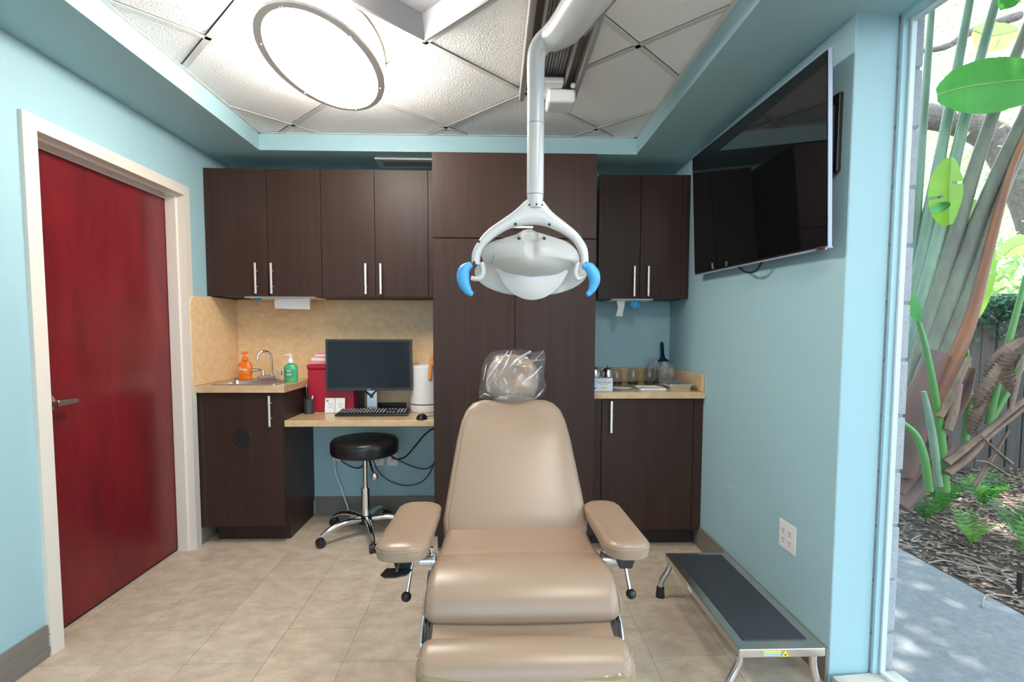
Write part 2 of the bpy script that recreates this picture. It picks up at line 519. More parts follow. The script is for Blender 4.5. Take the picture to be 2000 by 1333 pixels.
# T-bars along both diagonals
def clip_line(p, q):
    t0, t1 = 0.0, 1.0
    dx, dy = q[0] - p[0], q[1] - p[1]
    for a, b in ((-dx, p[0] - XT1 - .012), (dx, XT2 - .012 - p[0]), (-dy, p[1] - YT0 - .012), (dy, YT - .012 - p[1])):
        if a < 0: t0 = max(t0, b / a)
        elif a > 0: t1 = min(t1, b / a)
    if t1 - t0 < 0.005: return None
    return (p[0] + dx * t0, p[1] + dy * t0), (p[0] + dx * t1, p[1] + dy * t1)
for s in (1, -1):
    for k in range(-14, 14):
        # lines x - s*y = const through the nodes
        c = (NX - s * NY) + 2 * HD * k
        seg = clip_line((-4 + c / 2 , s * (-4 - c / 2) ), (4 + c / 2, s * (4 - c / 2)))
        if not seg: continue
        (xa, ya), (xb, yb) = seg
        L = math.hypot(xb - xa, yb - ya)
        if L < .05: continue
        bm = B()
        M = Matrix.Translation(((xa + xb) / 2, (ya + yb) / 2, ZC)) @ Matrix.Rotation(math.atan2(yb - ya, xb - xa), 4, 'Z')
        tbox(bm, L, 0.0235, 0.003, M)
        tbox(bm, L, 0.003, 0.03, M @ Matrix.Translation((0, 0, .0165)))
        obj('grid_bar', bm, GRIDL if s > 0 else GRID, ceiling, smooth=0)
bm = B()
for a in ((XT1, XT1 + .018, YT0, YT), (XT2 - .018, XT2, YT0, YT), (XT1, XT2, YT - .018, YT), (XT1, XT2, YT0, YT0 + .018)):
    box(bm, *a, ZC - .0025, ZC + .0008)
obj('wall_angle', bm, GRIDL, ceiling, smooth=0)

# door_1
door = thing('door_1', 'dark red stained wooden door in cream frame with lever handle', 'door', (XL, 2.5, 0))
door['kind'] = 'structure'; del door['category']
bm = B(); box(bm, XL - .125, XL - .083, DY0 + .006, DY1 - .006, .012, DZ - .022, .002, 1); leaf = obj('door_leaf', bm, DOORM, door)
fr = B()
CW = .056
def prof_bar(bm, a, b, inward):
    """frame bar from a to b (points on the opening edge at the wall face), section: casing face, reveal, stop"""
    a, b = Vector(a), Vector(b)
    inward = Vector(inward)
    sec = [(-CW, 0.0), (-CW, .016), (-.0, .020), (.002, -.02), (.014, -.024), (.014, -.034), (.014, -.036), (.014, -.08), (.004, -.082), (.004, -.15), (-.03, -.15), (-.03, 0.0)]
    return sec
sec = prof_bar(fr, (0, 0, 0), (0, 0, 1), (0, 1, 0))
def sweep_frame():
    rings = []
    for (y, z, sy, sz) in ((DY0, 0, 1, 0), (DY0, DZ, 1, -1), (DY1, DZ, -1, -1), (DY1, 0, -1, 0)):
        rings.append([Vector((XL + d, y + sy * i, z + sz * i)) for i, d in sec])
    loft(fr, rings)
sweep_frame()
obj('door_frame', fr, FRAME, door, smooth=25)
bm = B(); prism(bm, [(XL - .15, DY0, 0), (XL - .15, DY1, 0), (XL - .15, DY1, .012), (XL - .15, DY0, .012)], (.06, 0, 0)); obj('threshold_gap', bm, BLACKM, door)
XF = XL - .083
bm = B()
hc = Vector((XF, 2.128, .972))
lathe(bm, [(.0, 0), (.036, 0), (.036, .006), (.030, .012), (.014, .014), (.013, .045), (0, .046)], hc, 24, M=Matrix.Rotation(R(90), 3, 'Y'))
hd = obj('lever_handle', bm, STEEL, door)
bm = B(); cyl(bm, hc + Vector((.040, 0, 0)), hc + Vector((.058, 0, 0)), .0125, seg=16); loft(bm, [[hc + Vector((.044, y, -h)), hc + Vector((.056, y, -h)), hc + Vector((.056, y, h)), hc + Vector((.044, y, h))] for y, h in ((-.012, .011), (.02, .0115), (.05, .0105), (.092, .008))]); obj('lever', bm, STEEL, hd)

# window_1: glazing, frame and sill
win = thing('window_1', 'tall clear floor to ceiling window beside the right wall', 'window', (1.4, YE, 0))
win['kind'] = 'structure'; del win['category']
wd = Vector((0.10, -1, 0)).normalized(); wn = Vector((1, .10, 0)).normalized()
WL = 3.75
P0 = Vector((GX(YE), YE - .003, 0))
def wp(s, n, z): return P0 + wd * s + wn * n + Vector((0, 0, z))
def wbox(bm, s0, s1, n0, n1, z0, z1): prism(bm, [wp(s0, n0, z0), wp(s1, n0, z0), wp(s1, n1, z0), wp(s0, n1, z0)], (0, 0, z1 - z0)); return bm
FRW = mat('window_frame_paint', (0.36, 0.56, 0.62), 0.4)
FRL = mat('window_glazing_bead', (0.62, 0.70, 0.74), 0.35)
bm = B(); wbox(bm, 0.0, .010, -.018, .020, .042, ZS); wbox(bm, .010, WL, -.018, .020, ZS - .022, ZS); wbox(bm, WL - .05, WL, -.018, .020, .042, ZS)
obj('window_frame', bm, FRW, win)
bm = B(); wbox(bm, .013, .021, .004, .022, .05, ZS - .023); wbox(bm, .021, WL - .05, .004, .022, ZS - .034, ZS - .023); wbox(bm, .021, WL - .05, .004, .022, .042, .055)
obj('glazing_bead', bm, FRL, win)
bm = B(); wbox(bm, .0215, WL - .052, .010, .016, .056, ZS - .035); obj('window_pane', bm, GLASS, win, smooth=0)
bm = B(); prism(bm, [wp(0, -.17, 0.001), wp(WL, -.17, 0.001), wp(WL, .08, 0.001), wp(0, .08, 0.001)], (0, 0, .04), .003)
obj('window_sill', bm, mat('sill_stone', (0.66, 0.62, 0.56), .35, var=((14, 14, 14), .2, (.54, .49, .43), 6)), win)

# fill window: unseen, added behind the camera for frontal light
w2 = thing('fill_window', 'wide unseen window added behind the viewer for fill light', 'window', (.4, YF, FZ0)); w2['kind'] = 'structure'; del w2['category']
bm = B()
for a in ((FX0, FX0 + .05, FZ0, FZ1), (FX1 - .05, FX1, FZ0, FZ1), (FX0 + .05, FX1 - .05, FZ0, FZ0 + .05), (FX0 + .05, FX1 - .05, FZ1 - .05, FZ1), (.35, .40, FZ0 + .05, FZ1 - .05)): box(bm, a[0], a[1], YF - .10, YF - .03, a[2], a[3])
obj('window_frame', bm, FRL, w2)
for xa, xb in ((FX0 + .051, .349), (.401, FX1 - .051)):
    bm = B(); box(bm, xa, xb, YF - .07, YF - .064, FZ0 + .051, FZ1 - .051); obj('window_pane', bm, GLASS, w2, smooth=0)

# ------------------------------------------------------------------ cabinets
def handle(parent, x, y, z0, z1, horizontal=False):
    bm = B()
    if not horizontal:
        box(bm, x - .006, x + .006, y - .036, y - .028, z0, z1, .0015, 1)
        for z in (z0 + .045, z1 - .045): cyl(bm, (x, y - .029, z), (x, y - .0002, z), .0035, seg=8)
    else:
        box(bm, z0, z1, y - .036, y - .028, x - .006, x + .006, .0015, 1)
        for q in (z0 + .03, z1 - .03): cyl(bm, (q, y - .029, x), (q, y - .0002, x), .0035, seg=8)
    return obj('handle', bm, HANDLE, parent)

def panel(name, parent, x0, x1, y, z0, z1, m=CAB, t=.018):
    bm = B(); box(bm, x0 + .0016, x1 - .0016, y, y + t, z0 + .0016, z1 - .0016, .0012, 1)
    return obj(name, bm, m, parent)

YU, ZU0, ZU1 = 3.17, 1.477, 2.239
def wall_cabinet(label, x0, x1, y, z0, z1, hx, group, fill=None):
    t = thing('wall_cabinet', label, 'cabinet', ((x0 + x1) / 2, y + .17, z0), group)
    bm = B(); box(bm, x0 + .0005, x1 - .0005, y + .0195, YW - .001, z0 + .004, z1, 0.001, 1); obj('carcass', bm, CABD if False else CAB, t)
    xm = (x0 + x1) / 2
    for (a, b), h in zip(((x0, xm), (xm, x1)), hx):
        d = panel('door', t, a, b, y, z0, z1)
        handle(d, h, y, z0 + .014, z0 + .198)
    if fill:
        bm = B(); box(bm, fill[0] + .001, fill[1] - .001, y + .004, YW - .001, z0 + .002, z1, .001, 1); obj('filler_strip', bm, CAB, t)
    return t
wall_cabinet('espresso two-door wall cabinet above the sink, next to the red door', -1.692, -1.048, YU, ZU0, ZU1, (-1.434, -1.340), 'espresso wall cabinets', (XL + .001, -1.692))
wall_cabinet('espresso two-door wall cabinet above the computer monitor', -1.048, -.404, YU, ZU0, ZU1, (-.778, -.688), 'espresso wall cabinets', (-.404, -.3445))
wall_cabinet('dark espresso two-door wall cabinet beside the wall-mounted television', .640, 1.158, 3.177, 1.472, 2.231, (.859, .946), 'espresso wall cabinets', (1.158, XR - .001))

XK0, XK1, YK = -.342, .565, 2.858
t = thing('tall_cabinet', 'tall espresso cabinet column behind the dental chair', 'cabinet', (.11, 3.1, 0))
bm = B(); box(bm, XK0, XK1, YK + .0195, YW - .001, .10, 2.243, .001, 1); obj('carcass', bm, CAB, t)
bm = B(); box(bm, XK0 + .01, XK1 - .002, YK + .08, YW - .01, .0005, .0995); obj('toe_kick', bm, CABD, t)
d = panel('door', t, XK0, XK1, YK, 1.781, 2.243); handle(d, 1.835, YK, .075, .21, True)
d1 = panel('door', t, XK0, .113, YK, .10, 1.779)
handle(d1, .085, YK, .9, 1.08)
d2 = panel('door', t, .113, XK1, YK, .10, 1.779)
handle(d2, .141, YK, .9, 1.08)

YB, ZB = 3.014, .95
t = thing('sink_cabinet', 'espresso base cabinet under the sink with round black waste hole', 'cabinet', (-1.49, 3.2, 0))
bm = B(); box(bm, -1.689, -1.24, YB + .0195, YW - .001, .105, .6, .001, 1)
box(bm, -1.689, -1.671, YB + .0195, YW - .001, .6, .909); box(bm, -1.258, -1.24, YB + .0195, YW - .001, .6, .909); box(bm, -1.671, -1.258, YB + .0195, YB + .022, .6, .909)
obj('carcass', bm, CAB, t)
bm = B(); box(bm, -1.68, -1.245, YB + .085, YW - .01, .0005, .1045); obj('toe_kick', bm, CAB, t)
d = panel('door', t, -1.689, -1.24, YB, .11, .905)
handle(d, -1.304, YB, .712, .892)
bm = B()
pc = Vector((-1.478, YB, .645))
lathe(bm, [(.030, -.001), (.0525, -.001), (.0525, .004), (.046, .006), (.042, .004), (.042, .0012), (0, .0012)], pc, 32, M=Matrix.Rotation(R(90), 3, 'X'))
obj('waste_hole_ring', bm, BLACK, d, label='round black waste hole liner')
bm = B(); box(bm, XL + .001, -1.690, YB + .004, YW - .001, .105, .909, .001, 1); obj('filler_strip', bm, CAB, t)

YR, ZR = 2.905, .9225
t = thing('base_cabinet', 'dark espresso one-door base cabinet against the right wall', 'cabinet', (.9, 3.2, 0))
bm = B(); box(bm, .568, XR - .001, YR + .0195, YW - .001, .105, .884, .001, 1); obj('carcass', bm, CAB, t)
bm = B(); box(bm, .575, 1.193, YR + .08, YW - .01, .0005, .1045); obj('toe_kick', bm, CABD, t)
d = panel('door', t, .616, 1.150, YR, .11, .880); handle(d, .666, YR, .690, .874)
for xa, xb in ((.568, .614), (1.152, XR - .001)):
    bm = B(); box(bm, xa, xb, YR + .004, YR + .019, .105, .884); obj('filler_strip', bm, CAB, t)

# worktops and backsplash
SX0, SX1, SY0, SY1 = -1.665, -1.285, 3.035, 3.30
t = thing('sink_worktop', 'tan stone worktop holding the small steel sink', 'worktop', (-1.48, 3.2, .91))
bm = B()
CX0, CX1, CY0 = XL + .0005, -1.218, 2.99
ix0, ix1, iy0, iy1 = SX0 + .02, SX1 - .02, SY0 + .02, SY1 - .02
z0, z1 = .9105, ZB
for a in ((CX0, CX1, CY0, iy0), (CX0, CX1, iy1, YW - .026), (CX0, ix0, iy0, iy1), (ix1, CX1, iy0, iy1)): box(bm, *a, z0, z1)
bmesh.ops.remove_doubles(bm, verts=bm.verts, dist=1e-5)
obj('worktop_slab', bm, STONE, t)
bm = B()
rings = []
def rr3(x0, x1, y0, y1, r, z): return [Vector(((x0 + x1) / 2 + a, (y0 + y1) / 2 + b, z)) for a, b in rrect(x1 - x0, y1 - y0, r, 5)]
loft(bm, [rr3(SX0, SX1, SY0, SY1 + .09, .02, ZB + .0006), rr3(SX0, SX1, SY0, SY1 + .09, .02, ZB + .005), rr3(SX0 + .008, SX1 - .008, SY0 + .008, SY1 + .082, .02, ZB + .006)], cap=False)
loft(bm, [rr3(SX0 + .008, SX1 - .008, SY0 + .008, SY1 + .082, .02, ZB + .006), rr3(ix0 + .006, ix1 - .006, iy0 + .006, iy1 - .006, .03, ZB + .004), rr3(ix0 + .010, ix1 - .010, iy0 + .010, iy1 - .010, .03, ZB - .008), rr3(ix0 + .02, ix1 - .02, iy0 + .02, iy1 - .02, .04, ZB - .13)], cap=False)
vs = [bm.verts.new(p) for p in rr3(ix0 + .02, ix1 - .02, iy0 + .02, iy1 - .02, .04, ZB - .13)]
bm.faces.new(vs)
bmesh.ops.remove_doubles(bm, verts=bm.verts, dist=1e-5)
obj('sink_bowl', bm, STEEL, t)

bm = B(); box(bm, -1.2395 + .0, -.3435, 3.028, YW - .026, .702, .74, .004, 2)
# the desk's left end runs on beside the sink cabinet
tag(obj('desk_top', bm, STONE), 'tan stone desk top under the monitor and keyboard', 'desk')
t = thing('backsplash', 'tan stone backsplash lining the wall behind sink and monitor', 'backsplash', (-1.0, 3.49, .95))
bm = B(); box(bm, XL + .023, -.3435, YW - .025, YW - .001, .741, 1.4765, .001, 1); obj('back_panel', bm, SPLASH, t)
bm = B()
pts = [(2.962, ZB + .0008), (YW - .001, ZB + .0008), (YW - .001, 1.4755), (3.165, 1.4755), (3.165, 1.468)] + [(2.962 + .05 - .05 * math.sin(R(a)), 1.468 - .05 + .05 * math.cos(R(a))) for a in range(0, 91, 15)]
prism(bm, [(XL + .0005, y, z) for y, z in pts], (.022, 0, 0), .003); obj('side_panel', bm, SPLASH, t)

t = thing('tray_worktop', 'tan stone worktop with low upstand along the right wall', 'worktop', (.89, 3.2, .885))
bm = B(); box(bm, .5665, XR - .0008, 2.885, YW - .001, .8855, ZR, .003, 2); obj('worktop_slab', bm, STONE, t)
bm = B(); box(bm, .5665, XR - .0205, YW - .021, YW - .001, ZR + .0004, 1.022, .002, 1); obj('back_upstand', bm, STONE, t)
bm = B(); box(bm, XR - .020, XR - .0008, 2.90, YW - .001, ZR + .0004, 1.022, .002, 1); obj('side_upstand', bm, STONE, t)

# faucet
t = thing('faucet', 'chrome gooseneck faucet with two lever handles behind the sink', 'faucet', (-1.445, 3.335, ZB + .006))
fb = ZB + .0065
bm = B(); box(bm, -1.525, -1.395, 3.315, 3.365, fb, fb + .028, .006, 2); obj('base_plate', bm, CHROME, t)
bm = B()
fx, fy = -1.438, 3.34
a = Vector((-.72, -.69, 0))
pts = [Vector((fx, fy, fb + .028)), Vector((fx, fy, fb + .10)), Vector((fx, fy, fb + .14))] + [Vector((fx, fy, fb + .14)) + a * (.042 - .042 * math.cos(R(q))) + Vector((0, 0, .042 * math.sin(R(q)))) for q in range(20, 200, 20)]
pts.append(pts[-1] + Vector((0, 0, -.018)))
tube(bm, pts, .0085, 12, 2); cyl(bm, (fx, fy, fb + .028), (fx, fy, fb + .045), .014, .011); obj('spout', bm, CHROME, t)
for s in (-1, 1):
    bm = B(); c = Vector((fx + s * .055, fy, fb + .028)); lathe(bm, [(.015, 0), (.013, .012), (.009, .022), (.010, .034), (0, .037)], c, 16)
    tube(bm, [c + Vector((0, 0, .030)), c + Vector((s * .03, -.004, .033)), c + Vector((s * .062, -.01, .031))], [.006, .008, .011], 10, 3); obj('tap_lever', bm, CHROME, t)

# bottles
def bottle(name, label, c, prof, sx, sy, m, pumpm, group=None):
    t = thing(name, label, 'bottle', c, group)
    bm = B(); lathe(bm, prof, c, 24, sx, sy); obj('bottle_body', bm, m, t)
    return t
c = Vector((-1.608, 3.345, ZB + .0065))
t = bottle('soap_bottle', 'orange liquid soap pump bottle standing left of the faucet', c, [(.036, 0), (.040, .004), (.039, .03), (.042, .06), (.043, .085), (.036, .105), (.020, .116), (.016, .12), (0, .121)], 1.05, .62, ORSOAP, ORCAP)
bm = B(); lathe(bm, [(.016, .1212), (.017, .124), (.016, .140), (.008, .143), (.006, .162), (.008, .164)], c, 16); tube(bm, [c + Vector((.018, 0, .169)), c + Vector((-.002, 0, .170)), c + Vector((-.02, -.012, .167))], [.006, .008, .004], 8); obj('pump', bm, ORCAP, t)
bm = B(); 
lab = []
for q in range(-5, 6):
    aa = R(-90 + q * 9)
    lab.append(aa)
loft(bm, [[c + Vector((1.05 * .0435 * math.cos(a_), .63 * .0435 * math.sin(a_), z)) for z in (.035, .06, .082)] for a_ in lab], cap=False, close=False)
obj('front_label', bm, mat('orange_label', (0.75, .20, .0), .4), t, label='orange label with white lettering')
text('lettering', 'Soap', .028, Matrix.Translation(c + Vector((0, -.0285, .066))) @ Matrix.Rotation(R(8), 4, 'Y') @ FACE, PAPER, t)
c = Vector((-1.268, 3.22, ZB + .0008))
t = bottle('sanitizer_bottle', 'clear pump bottle of green hand gel standing right of the faucet', c, [(.036, 0), (.041, .004), (.042, .03), (.042, .088), (.036, .104), (.018, .113), (.014, .118), (0, .119)], 1.0, .68, GRSOAP, WPLAS)
bm = B(); lathe(bm, [(.017, .1192), (.017, .136), (.012, .142), (.007, .15), (.007, .160), (.009, .163), (.009, .170), (0, .171)], c, 16); tube(bm, [c + Vector((0, 0, .167)), c + Vector((-.022, -.008, .168)), c + Vector((-.032, -.012, .163))], [.006, .005, .004], 8); obj('pump', bm, WPLAS, t)
bm = B(); loft(bm, [[c + Vector((.0425 * math.cos(a_), .69 * .0425 * math.sin(a_), z)) for z in (.03, .05, .082)] for a_ in lab], cap=False, close=False)
obj('front_label', bm, mat('green_label', (0.03, .28, .16), .4), t, label='darker green front label')
bm = B()
for zz, wd_ in ((.074, .03), (.066, .024), (.05, .034), (.043, .03)): box(bm, c.x - wd_ / 2, c.x + wd_ / 2, c.y - .0305, c.y - .0296, c.z + zz, c.z + zz + .003)
obj('label_print', bm, PAPER, t, smooth=0)

# desk things
t = thing('file_box', 'red file box with pink folders behind the monitor', 'file box', (-1.06, 3.42, .741))
bm = B(); box(bm, -1.213, -.918, 3.35, 3.455, .7412, 1.02, .006, 2); obj('box_body', bm, RED, t)
bm = B(); box(bm, -1.217, -.914, 3.343, 3.458, 1.0205, 1.05, .006, 2); obj('box_rim', bm, RED, t)
bm = B(); prism(bm, [(-1.20, 3.456, .7415), (-.88, 3.456, .7415), (-.88, 3.456, 1.07), (-1.19, 3.456, 1.07)], (0, .025, 0)); obj('back_plate', bm, BLACK, t, label='black back plate')
for k, (xx, yy, zz, m) in enumerate(((-1.205, 3.37, 1.075, PINK), (-1.20, 3.385, 1.092, PAPER), (-1.195, 3.40, 1.10, PINK), (-1.185, 3.415, 1.112, PAPER), (-1.175, 3.43, 1.125, PINK))):
    bm = B(); box(bm, xx, -.95, yy, yy + .008, 1.0515, zz, .002, 1); obj('folder', bm, m, t)
t = thing('pen_cup', 'dark mesh pen cup holding pens beside the red file box', 'pen cup', (-1.192, 3.27, .741))
bm = B(); c = Vector((-1.185, 3.285, .7412)); lathe(bm, [(0, .001), (.030, 0), (.032, .095), (.030, .095), (.028, .004), (0, .004)], c, 20); obj('cup', bm, mat('dark_grey_mesh', (.06, .06, .06), .5, .3), t)
for dx, dy, h, m, lx in ((-.012, .004, .185, STEEL, -.008), (-.006, -.008, .17, BLACK, -.002), (.010, -.006, .115, PAPER, .022), (.016, .006, .125, RED, .012), (-.016, -.01, .09, PAPER, -.006)):
    bm = B(); cyl(bm, c + Vector((dx * .6, dy, .006)), c + Vector((dx * .6 + lx, dy, h)), .0045, seg=8); obj('pen', bm, m, t)
for k, (x, lab_) in enumerate(((-1.063, 'appointment card leaning on the red box, nearer the pens'), (-.998, 'appointment card leaning on the red box, nearer the keyboard'))):
    t = thing('appointment_card', lab_, 'card', (x, 3.30, .741), 'cards on the desk')
    bm = B(); tbox(bm, .062, .0015, .095, Matrix.Translation((x, 3.318, .7885)) @ Matrix.Rotation(R(-10), 4, 'X')); obj('card_sheet', bm, PAPER, t)
    bm = B()
    M = Matrix.Translation((x, 3.3165, .7885)) @ Matrix.Rotation(R(-10), 4, 'X')
    for zz, ww in ((.012, .03), (.004, .036), (-.006, .026), (-.014, .034)): tbox(bm, ww, .0006, .0016, M @ Matrix.Translation((.004, 0, zz)))
    tbox(bm, .012, .0006, .012, M @ Matrix.Translation((-.016 if k == 0 else .012, 0, .03 if k == 0 else -.032)))
    obj('card_print', bm, mat('grey_print', (.22, .22, .21), .7), t, smooth=0)

t = thing('computer_monitor', 'black widescreen computer monitor on silver stand on the desk', 'monitor', (-.80, 3.32, .741))
my = 3.29
mx0, mx1, mz0, mz1 = -1.073, -.527, .888, 1.216
bm = B()
pr_ = rrect(mx1 - mx0, mz1 - mz0, .006, 3)
mc = Vector(((mx0 + mx1) / 2, my, (mz0 + mz1) / 2))
loft(bm, [[mc + Vector((a, .0, b)) for a, b in pr_], [mc + Vector((a, .018, b)) for a, b in pr_], [mc + Vector((a * .8, .045, b * .75)) for a, b in pr_]]); obj('housing', bm, BLACK, t)
bm = B()
fz = my - .006
for a in ((mx0, mx0 + .014, mz0, mz1), (mx1 - .014, mx1, mz0, mz1), (mx0 + .014, mx1 - .014, mz1 - .014, mz1), (mx0 + .014, mx1 - .014, mz0, mz0 + .018)): box(bm, a[0], a[1], fz, my - .0005, a[2], a[3])
obj('bezel', bm, mat('grey_bezel', (.028, .03, .033), .4), t)
bm = B(); box(bm, mx0 + .0145, mx1 - .0145, my - .003, my - .0007, mz0 + .0185, mz1 - .0145); obj('screen', bm, SCREEN, t)
text('logo_lettering', 'DELL', .010, Matrix.Translation((mc.x, fz - .0006, mz0 + .009)) @ FACE, ALU, t)
bm = B(); box(bm, mc.x - .032, mc.x + .036, my + .0475, my + .072, .755, 1.05, .004, 2); obj('stand_column', bm, ALU, t)
bm = B(); box(bm, mc.x - .11, mc.x + .11, my + .04, my + .168, .7412, .7545, .005, 2); obj('stand_base', bm, BLACK, t)
bm = B(); tube(bm, [(mc.x - .05, my + .044, .89), (mc.x - .02, my + .035, .862), (mc.x, my + .036, .852), (mc.x + .02, my + .035, .87), (mc.x + .05, my + .044, .895)], .005, 8, 4); tube(bm, [(mc.x, my + .036, .855), (mc.x + .002, my + .034, .835)], .009, 8); obj('cable_clip', bm, BLACK, t)

t = thing('keyboard', 'black keyboard lying in front of the monitor', 'keyboard', (-.765, 3.22, .741))
KM = Matrix.Translation((-.767, 3.245, .7485)) @ Matrix.Rotation(R(1.5), 4, 'Z') @ Matrix.Rotation(R(4), 4, 'X')
bm = B(); tbox(bm, .445, .15, .013, KM @ Matrix.Translation((0, 0, .004)), .004, 2); obj('keyboard_body', bm, BLACK, t)
bm = B()
for r_ in range(6):
    for c_ in range(21):
        if c_ in (14, 18) and r_ > 0 and c_ == 14: pass
        x = -.205 + c_ * .0197 + (.006 if c_ > 14 else 0) + (.006 if c_ > 17 else 0)
        if 14 < c_ <= 17 and r_ in (2, 3): continue
        if x > .213: continue
        tbox(bm, .016, .016, .006, KM @ Matrix.Translation((x, .058 - r_ * .0215, .0138)), .0015, 1)
obj('keys', bm, mat('key_plastic', (.022, .022, .024), .5), t, kind='stuff')
bm = B()
for r_ in range(6):
    for c_ in range(21):
        x = -.205 + c_ * .0197 + (.006 if c_ > 14 else 0) + (.006 if c_ > 17 else 0)
        if (14 < c_ <= 17 and r_ in (2, 3)) or x > .213: continue
        tbox(bm, .008, .008, .0006, KM @ Matrix.Translation((x - .002, .060 - r_ * .0215, .0171)))
obj('key_legends', bm, mat('key_print', (.62, .62, .62), .6), t, smooth=0, kind='stuff')
t = thing('computer_mouse', 'small black mouse lying right of the keyboard', 'mouse', (-.435, 3.08, .741))
bm = B(); ball(bm, (-.438, 3.075, .7415), 1, 20, (.033, .052, .032)); bmesh.ops.bisect_plane(bm, geom=bm.verts[:] + bm.edges[:] + bm.faces[:], plane_co=(0, 0, .7415), plane_no=(0, 0, -1), clear_outer=True); obj('mouse_body', bm, BLACK, t)
bm = B(); tube(bm, [(-.438, 3.045, .768), (-.438, 3.06, .774), (-.438, 3.075, .7755)], .004, 8); obj('scroll_wheel', bm, ALU, t)
bm = B(); tube(bm, [(-.42, 3.125, .746), (-.40, 3.15, .745), (-.37, 3.17, .744)], .002, 6, 4); obj('mouse_cord', bm, BLACK, t)

t = thing('air_purifier', 'white rounded cylinder appliance with tan leather strap on the desk', 'appliance', (-.46, 3.39, .741))
c = Vector((-.462, 3.385, .7412))
bm = B(); lathe(bm, [(0, .0), (.090, .0), (.096, .01), (.096, .048)], c, 40); obj('base_ring', bm, WPLAS, t)
bm = B(); lathe(bm, [(.094, .0483), (.094, .055)], c, 40); obj('black_band', bm, BLACK, t)  # black band set between base ring and drum
bm = B(); lathe(bm, [(.096, .0553), (.096, .29), (.090, .303), (.078, .306), (.072, .300), (0, .298)], c, 40); obj('drum', bm, WPLAS, t)
bm = B(); tube(bm, [c + Vector((.098 * math.sin(R(q)), -.098 * math.cos(R(q)) - .003, z)) for q, z in ((27, .215), (28, .24), (31, .29), (35, .34), (42, .385))], .011, 8, 4, flat=.3)
st = obj('leather_strap', bm, LEATH, t)
bm = B(); ball(bm, c + Vector((.098 * math.sin(R(27)), -.098 * math.cos(R(27)) - .006, .224)), .008, 10, (1, .5, 1)); obj('strap_stud', bm, STEEL, st)
bm = B(); box(bm, -.80, -.60, 3.463, 3.483, .7412, .785, .004, 2); tag(obj('power_strip', bm, BLACK), 'long black power strip lying at the back of the desk behind the keyboard', 'power strip')

# under-cabinet dispensers
def dispenser(label, x0, x1, y0, z, items):
    t = thing('towel_dispenser', label, 'dispenser', ((x0 + x1) / 2, y0, z), 'under-cabinet dispensers')
    bm = B(); box(bm, x0, x1, y0, y0 + .2, z - .010, z - .0005, .001, 1); obj('dispenser_plate', bm, WPLAS, t)
    return t
t = dispenser('white dispenser plate with hanging paper towel under the cabinet over the sink', -1.53, -1.10, 3.20, 1.4805, None)
bm = B()
loft(bm, [[Vector((-1.375, 3.262, 1.47)), Vector((-1.155, 3.262, 1.47)), Vector((-1.155, 3.265, 1.47)), Vector((-1.375, 3.265, 1.47))],
          [Vector((-1.374, 3.255, 1.43)), Vector((-1.156, 3.256, 1.43)), Vector((-1.156, 3.259, 1.43)), Vector((-1.374, 3.258, 1.43))],
          [Vector((-1.374, 3.262, 1.408)), Vector((-1.157, 3.264, 1.403)), Vector((-1.157, 3.267, 1.403)), Vector((-1.374, 3.265, 1.408))]])
obj('paper_towel', bm, PAPER, t)
bm = B(); ball(bm, (-1.465, 3.24, 1.467), .02, 12, (1.1, .7, .8)); obj('glove_tip', bm, GLOVE, t, label='blue glove tip')
t = dispenser('white dispenser plate with mask and blue glove under the cabinet near the television', .73, .995, 3.205, 1.4755, None)
bm = B()
loft(bm, [[Vector((x, y + o, z)) for x, o in ((xa, 0), (xb, .006), (xb, .009), (xa, .003))] for xa, xb, y, z in ((.775, .83, 3.25, 1.465), (.782, .822, 3.24, 1.42), (.772, .812, 3.235, 1.385), (.765, .812, 3.23, 1.366))])
obj('paper_strip', bm, PAPER, t)
bm = B()
loft(bm, [superring(Vector((.893, 3.245, z)), Vector((1, 0, 0)), Vector((0, 1, 0)), a, .012, 2.2, 16) for z, a in ((1.466, .028), (1.445, .036), (1.43, .037), (1.418, .03))])
tube(bm, [(.875, 3.243, 1.43), (.868, 3.24, 1.415)], [.012, .007], 8); tube(bm, [(.91, 3.243, 1.43), (.912, 3.24, 1.414)], [.012, .007], 8)
obj('glove_cuff', bm, GLOVE, t, label='blue nitrile glove hanging out')

# right worktop things
t = thing('supply_box', 'small white carton with yellow label beside the tall cabinet', 'box', (.63, 2.95, ZR))
bx0, bx1, by, bz = .572, .682, 2.925, ZR + .0006
bm = B(); box(bm, bx0, bx1, by, by + .07, bz, bz + .076, .001, 1); obj('carton', bm, mat('carton_white', (.74, .77, .82), .5), t)
text('lettering', 'Germicidal', .019, Matrix.Translation((.632, by - .0006, bz + .053)) @ FACE, mat('grey_ink', (.10, .10, .13), .6), t)
bm = B(); box(bm, .617, .651, by - .0008, by - .0001, bz + .018, bz + .026); obj('yellow_label', bm, YEL, t)
bm = B(); box(bm, .590, .66, by - .0008, by - .0001, bz + .066, bz + .0675); box(bm, .61, .655, by - .0008, by - .0001, bz + .04, bz + .0415); obj('fine_print', bm, mat('grey_ink', (.1, .1, .13)), t, smooth=0)
bm = B(); prism(bm, [(.5735, by - .0006, bz + .034), (.588, by - .0006, bz + .04), (.588, by - .0006, bz + .07), (.5735, by - .0006, bz + .07)], (0, .0005, 0)); obj('pale_blue_patch', bm, PBLUE, t)
bm = B(); prism(bm, [(.5735, by - .0006, bz + .008), (.584, by - .0006, bz + .014), (.588, by - .0006, bz + .026), (.5735, by - .0006, bz + .022)], (0, .0005, 0)); obj('blue_patch', bm, BLUEP, t)
zz = ZR + .0006
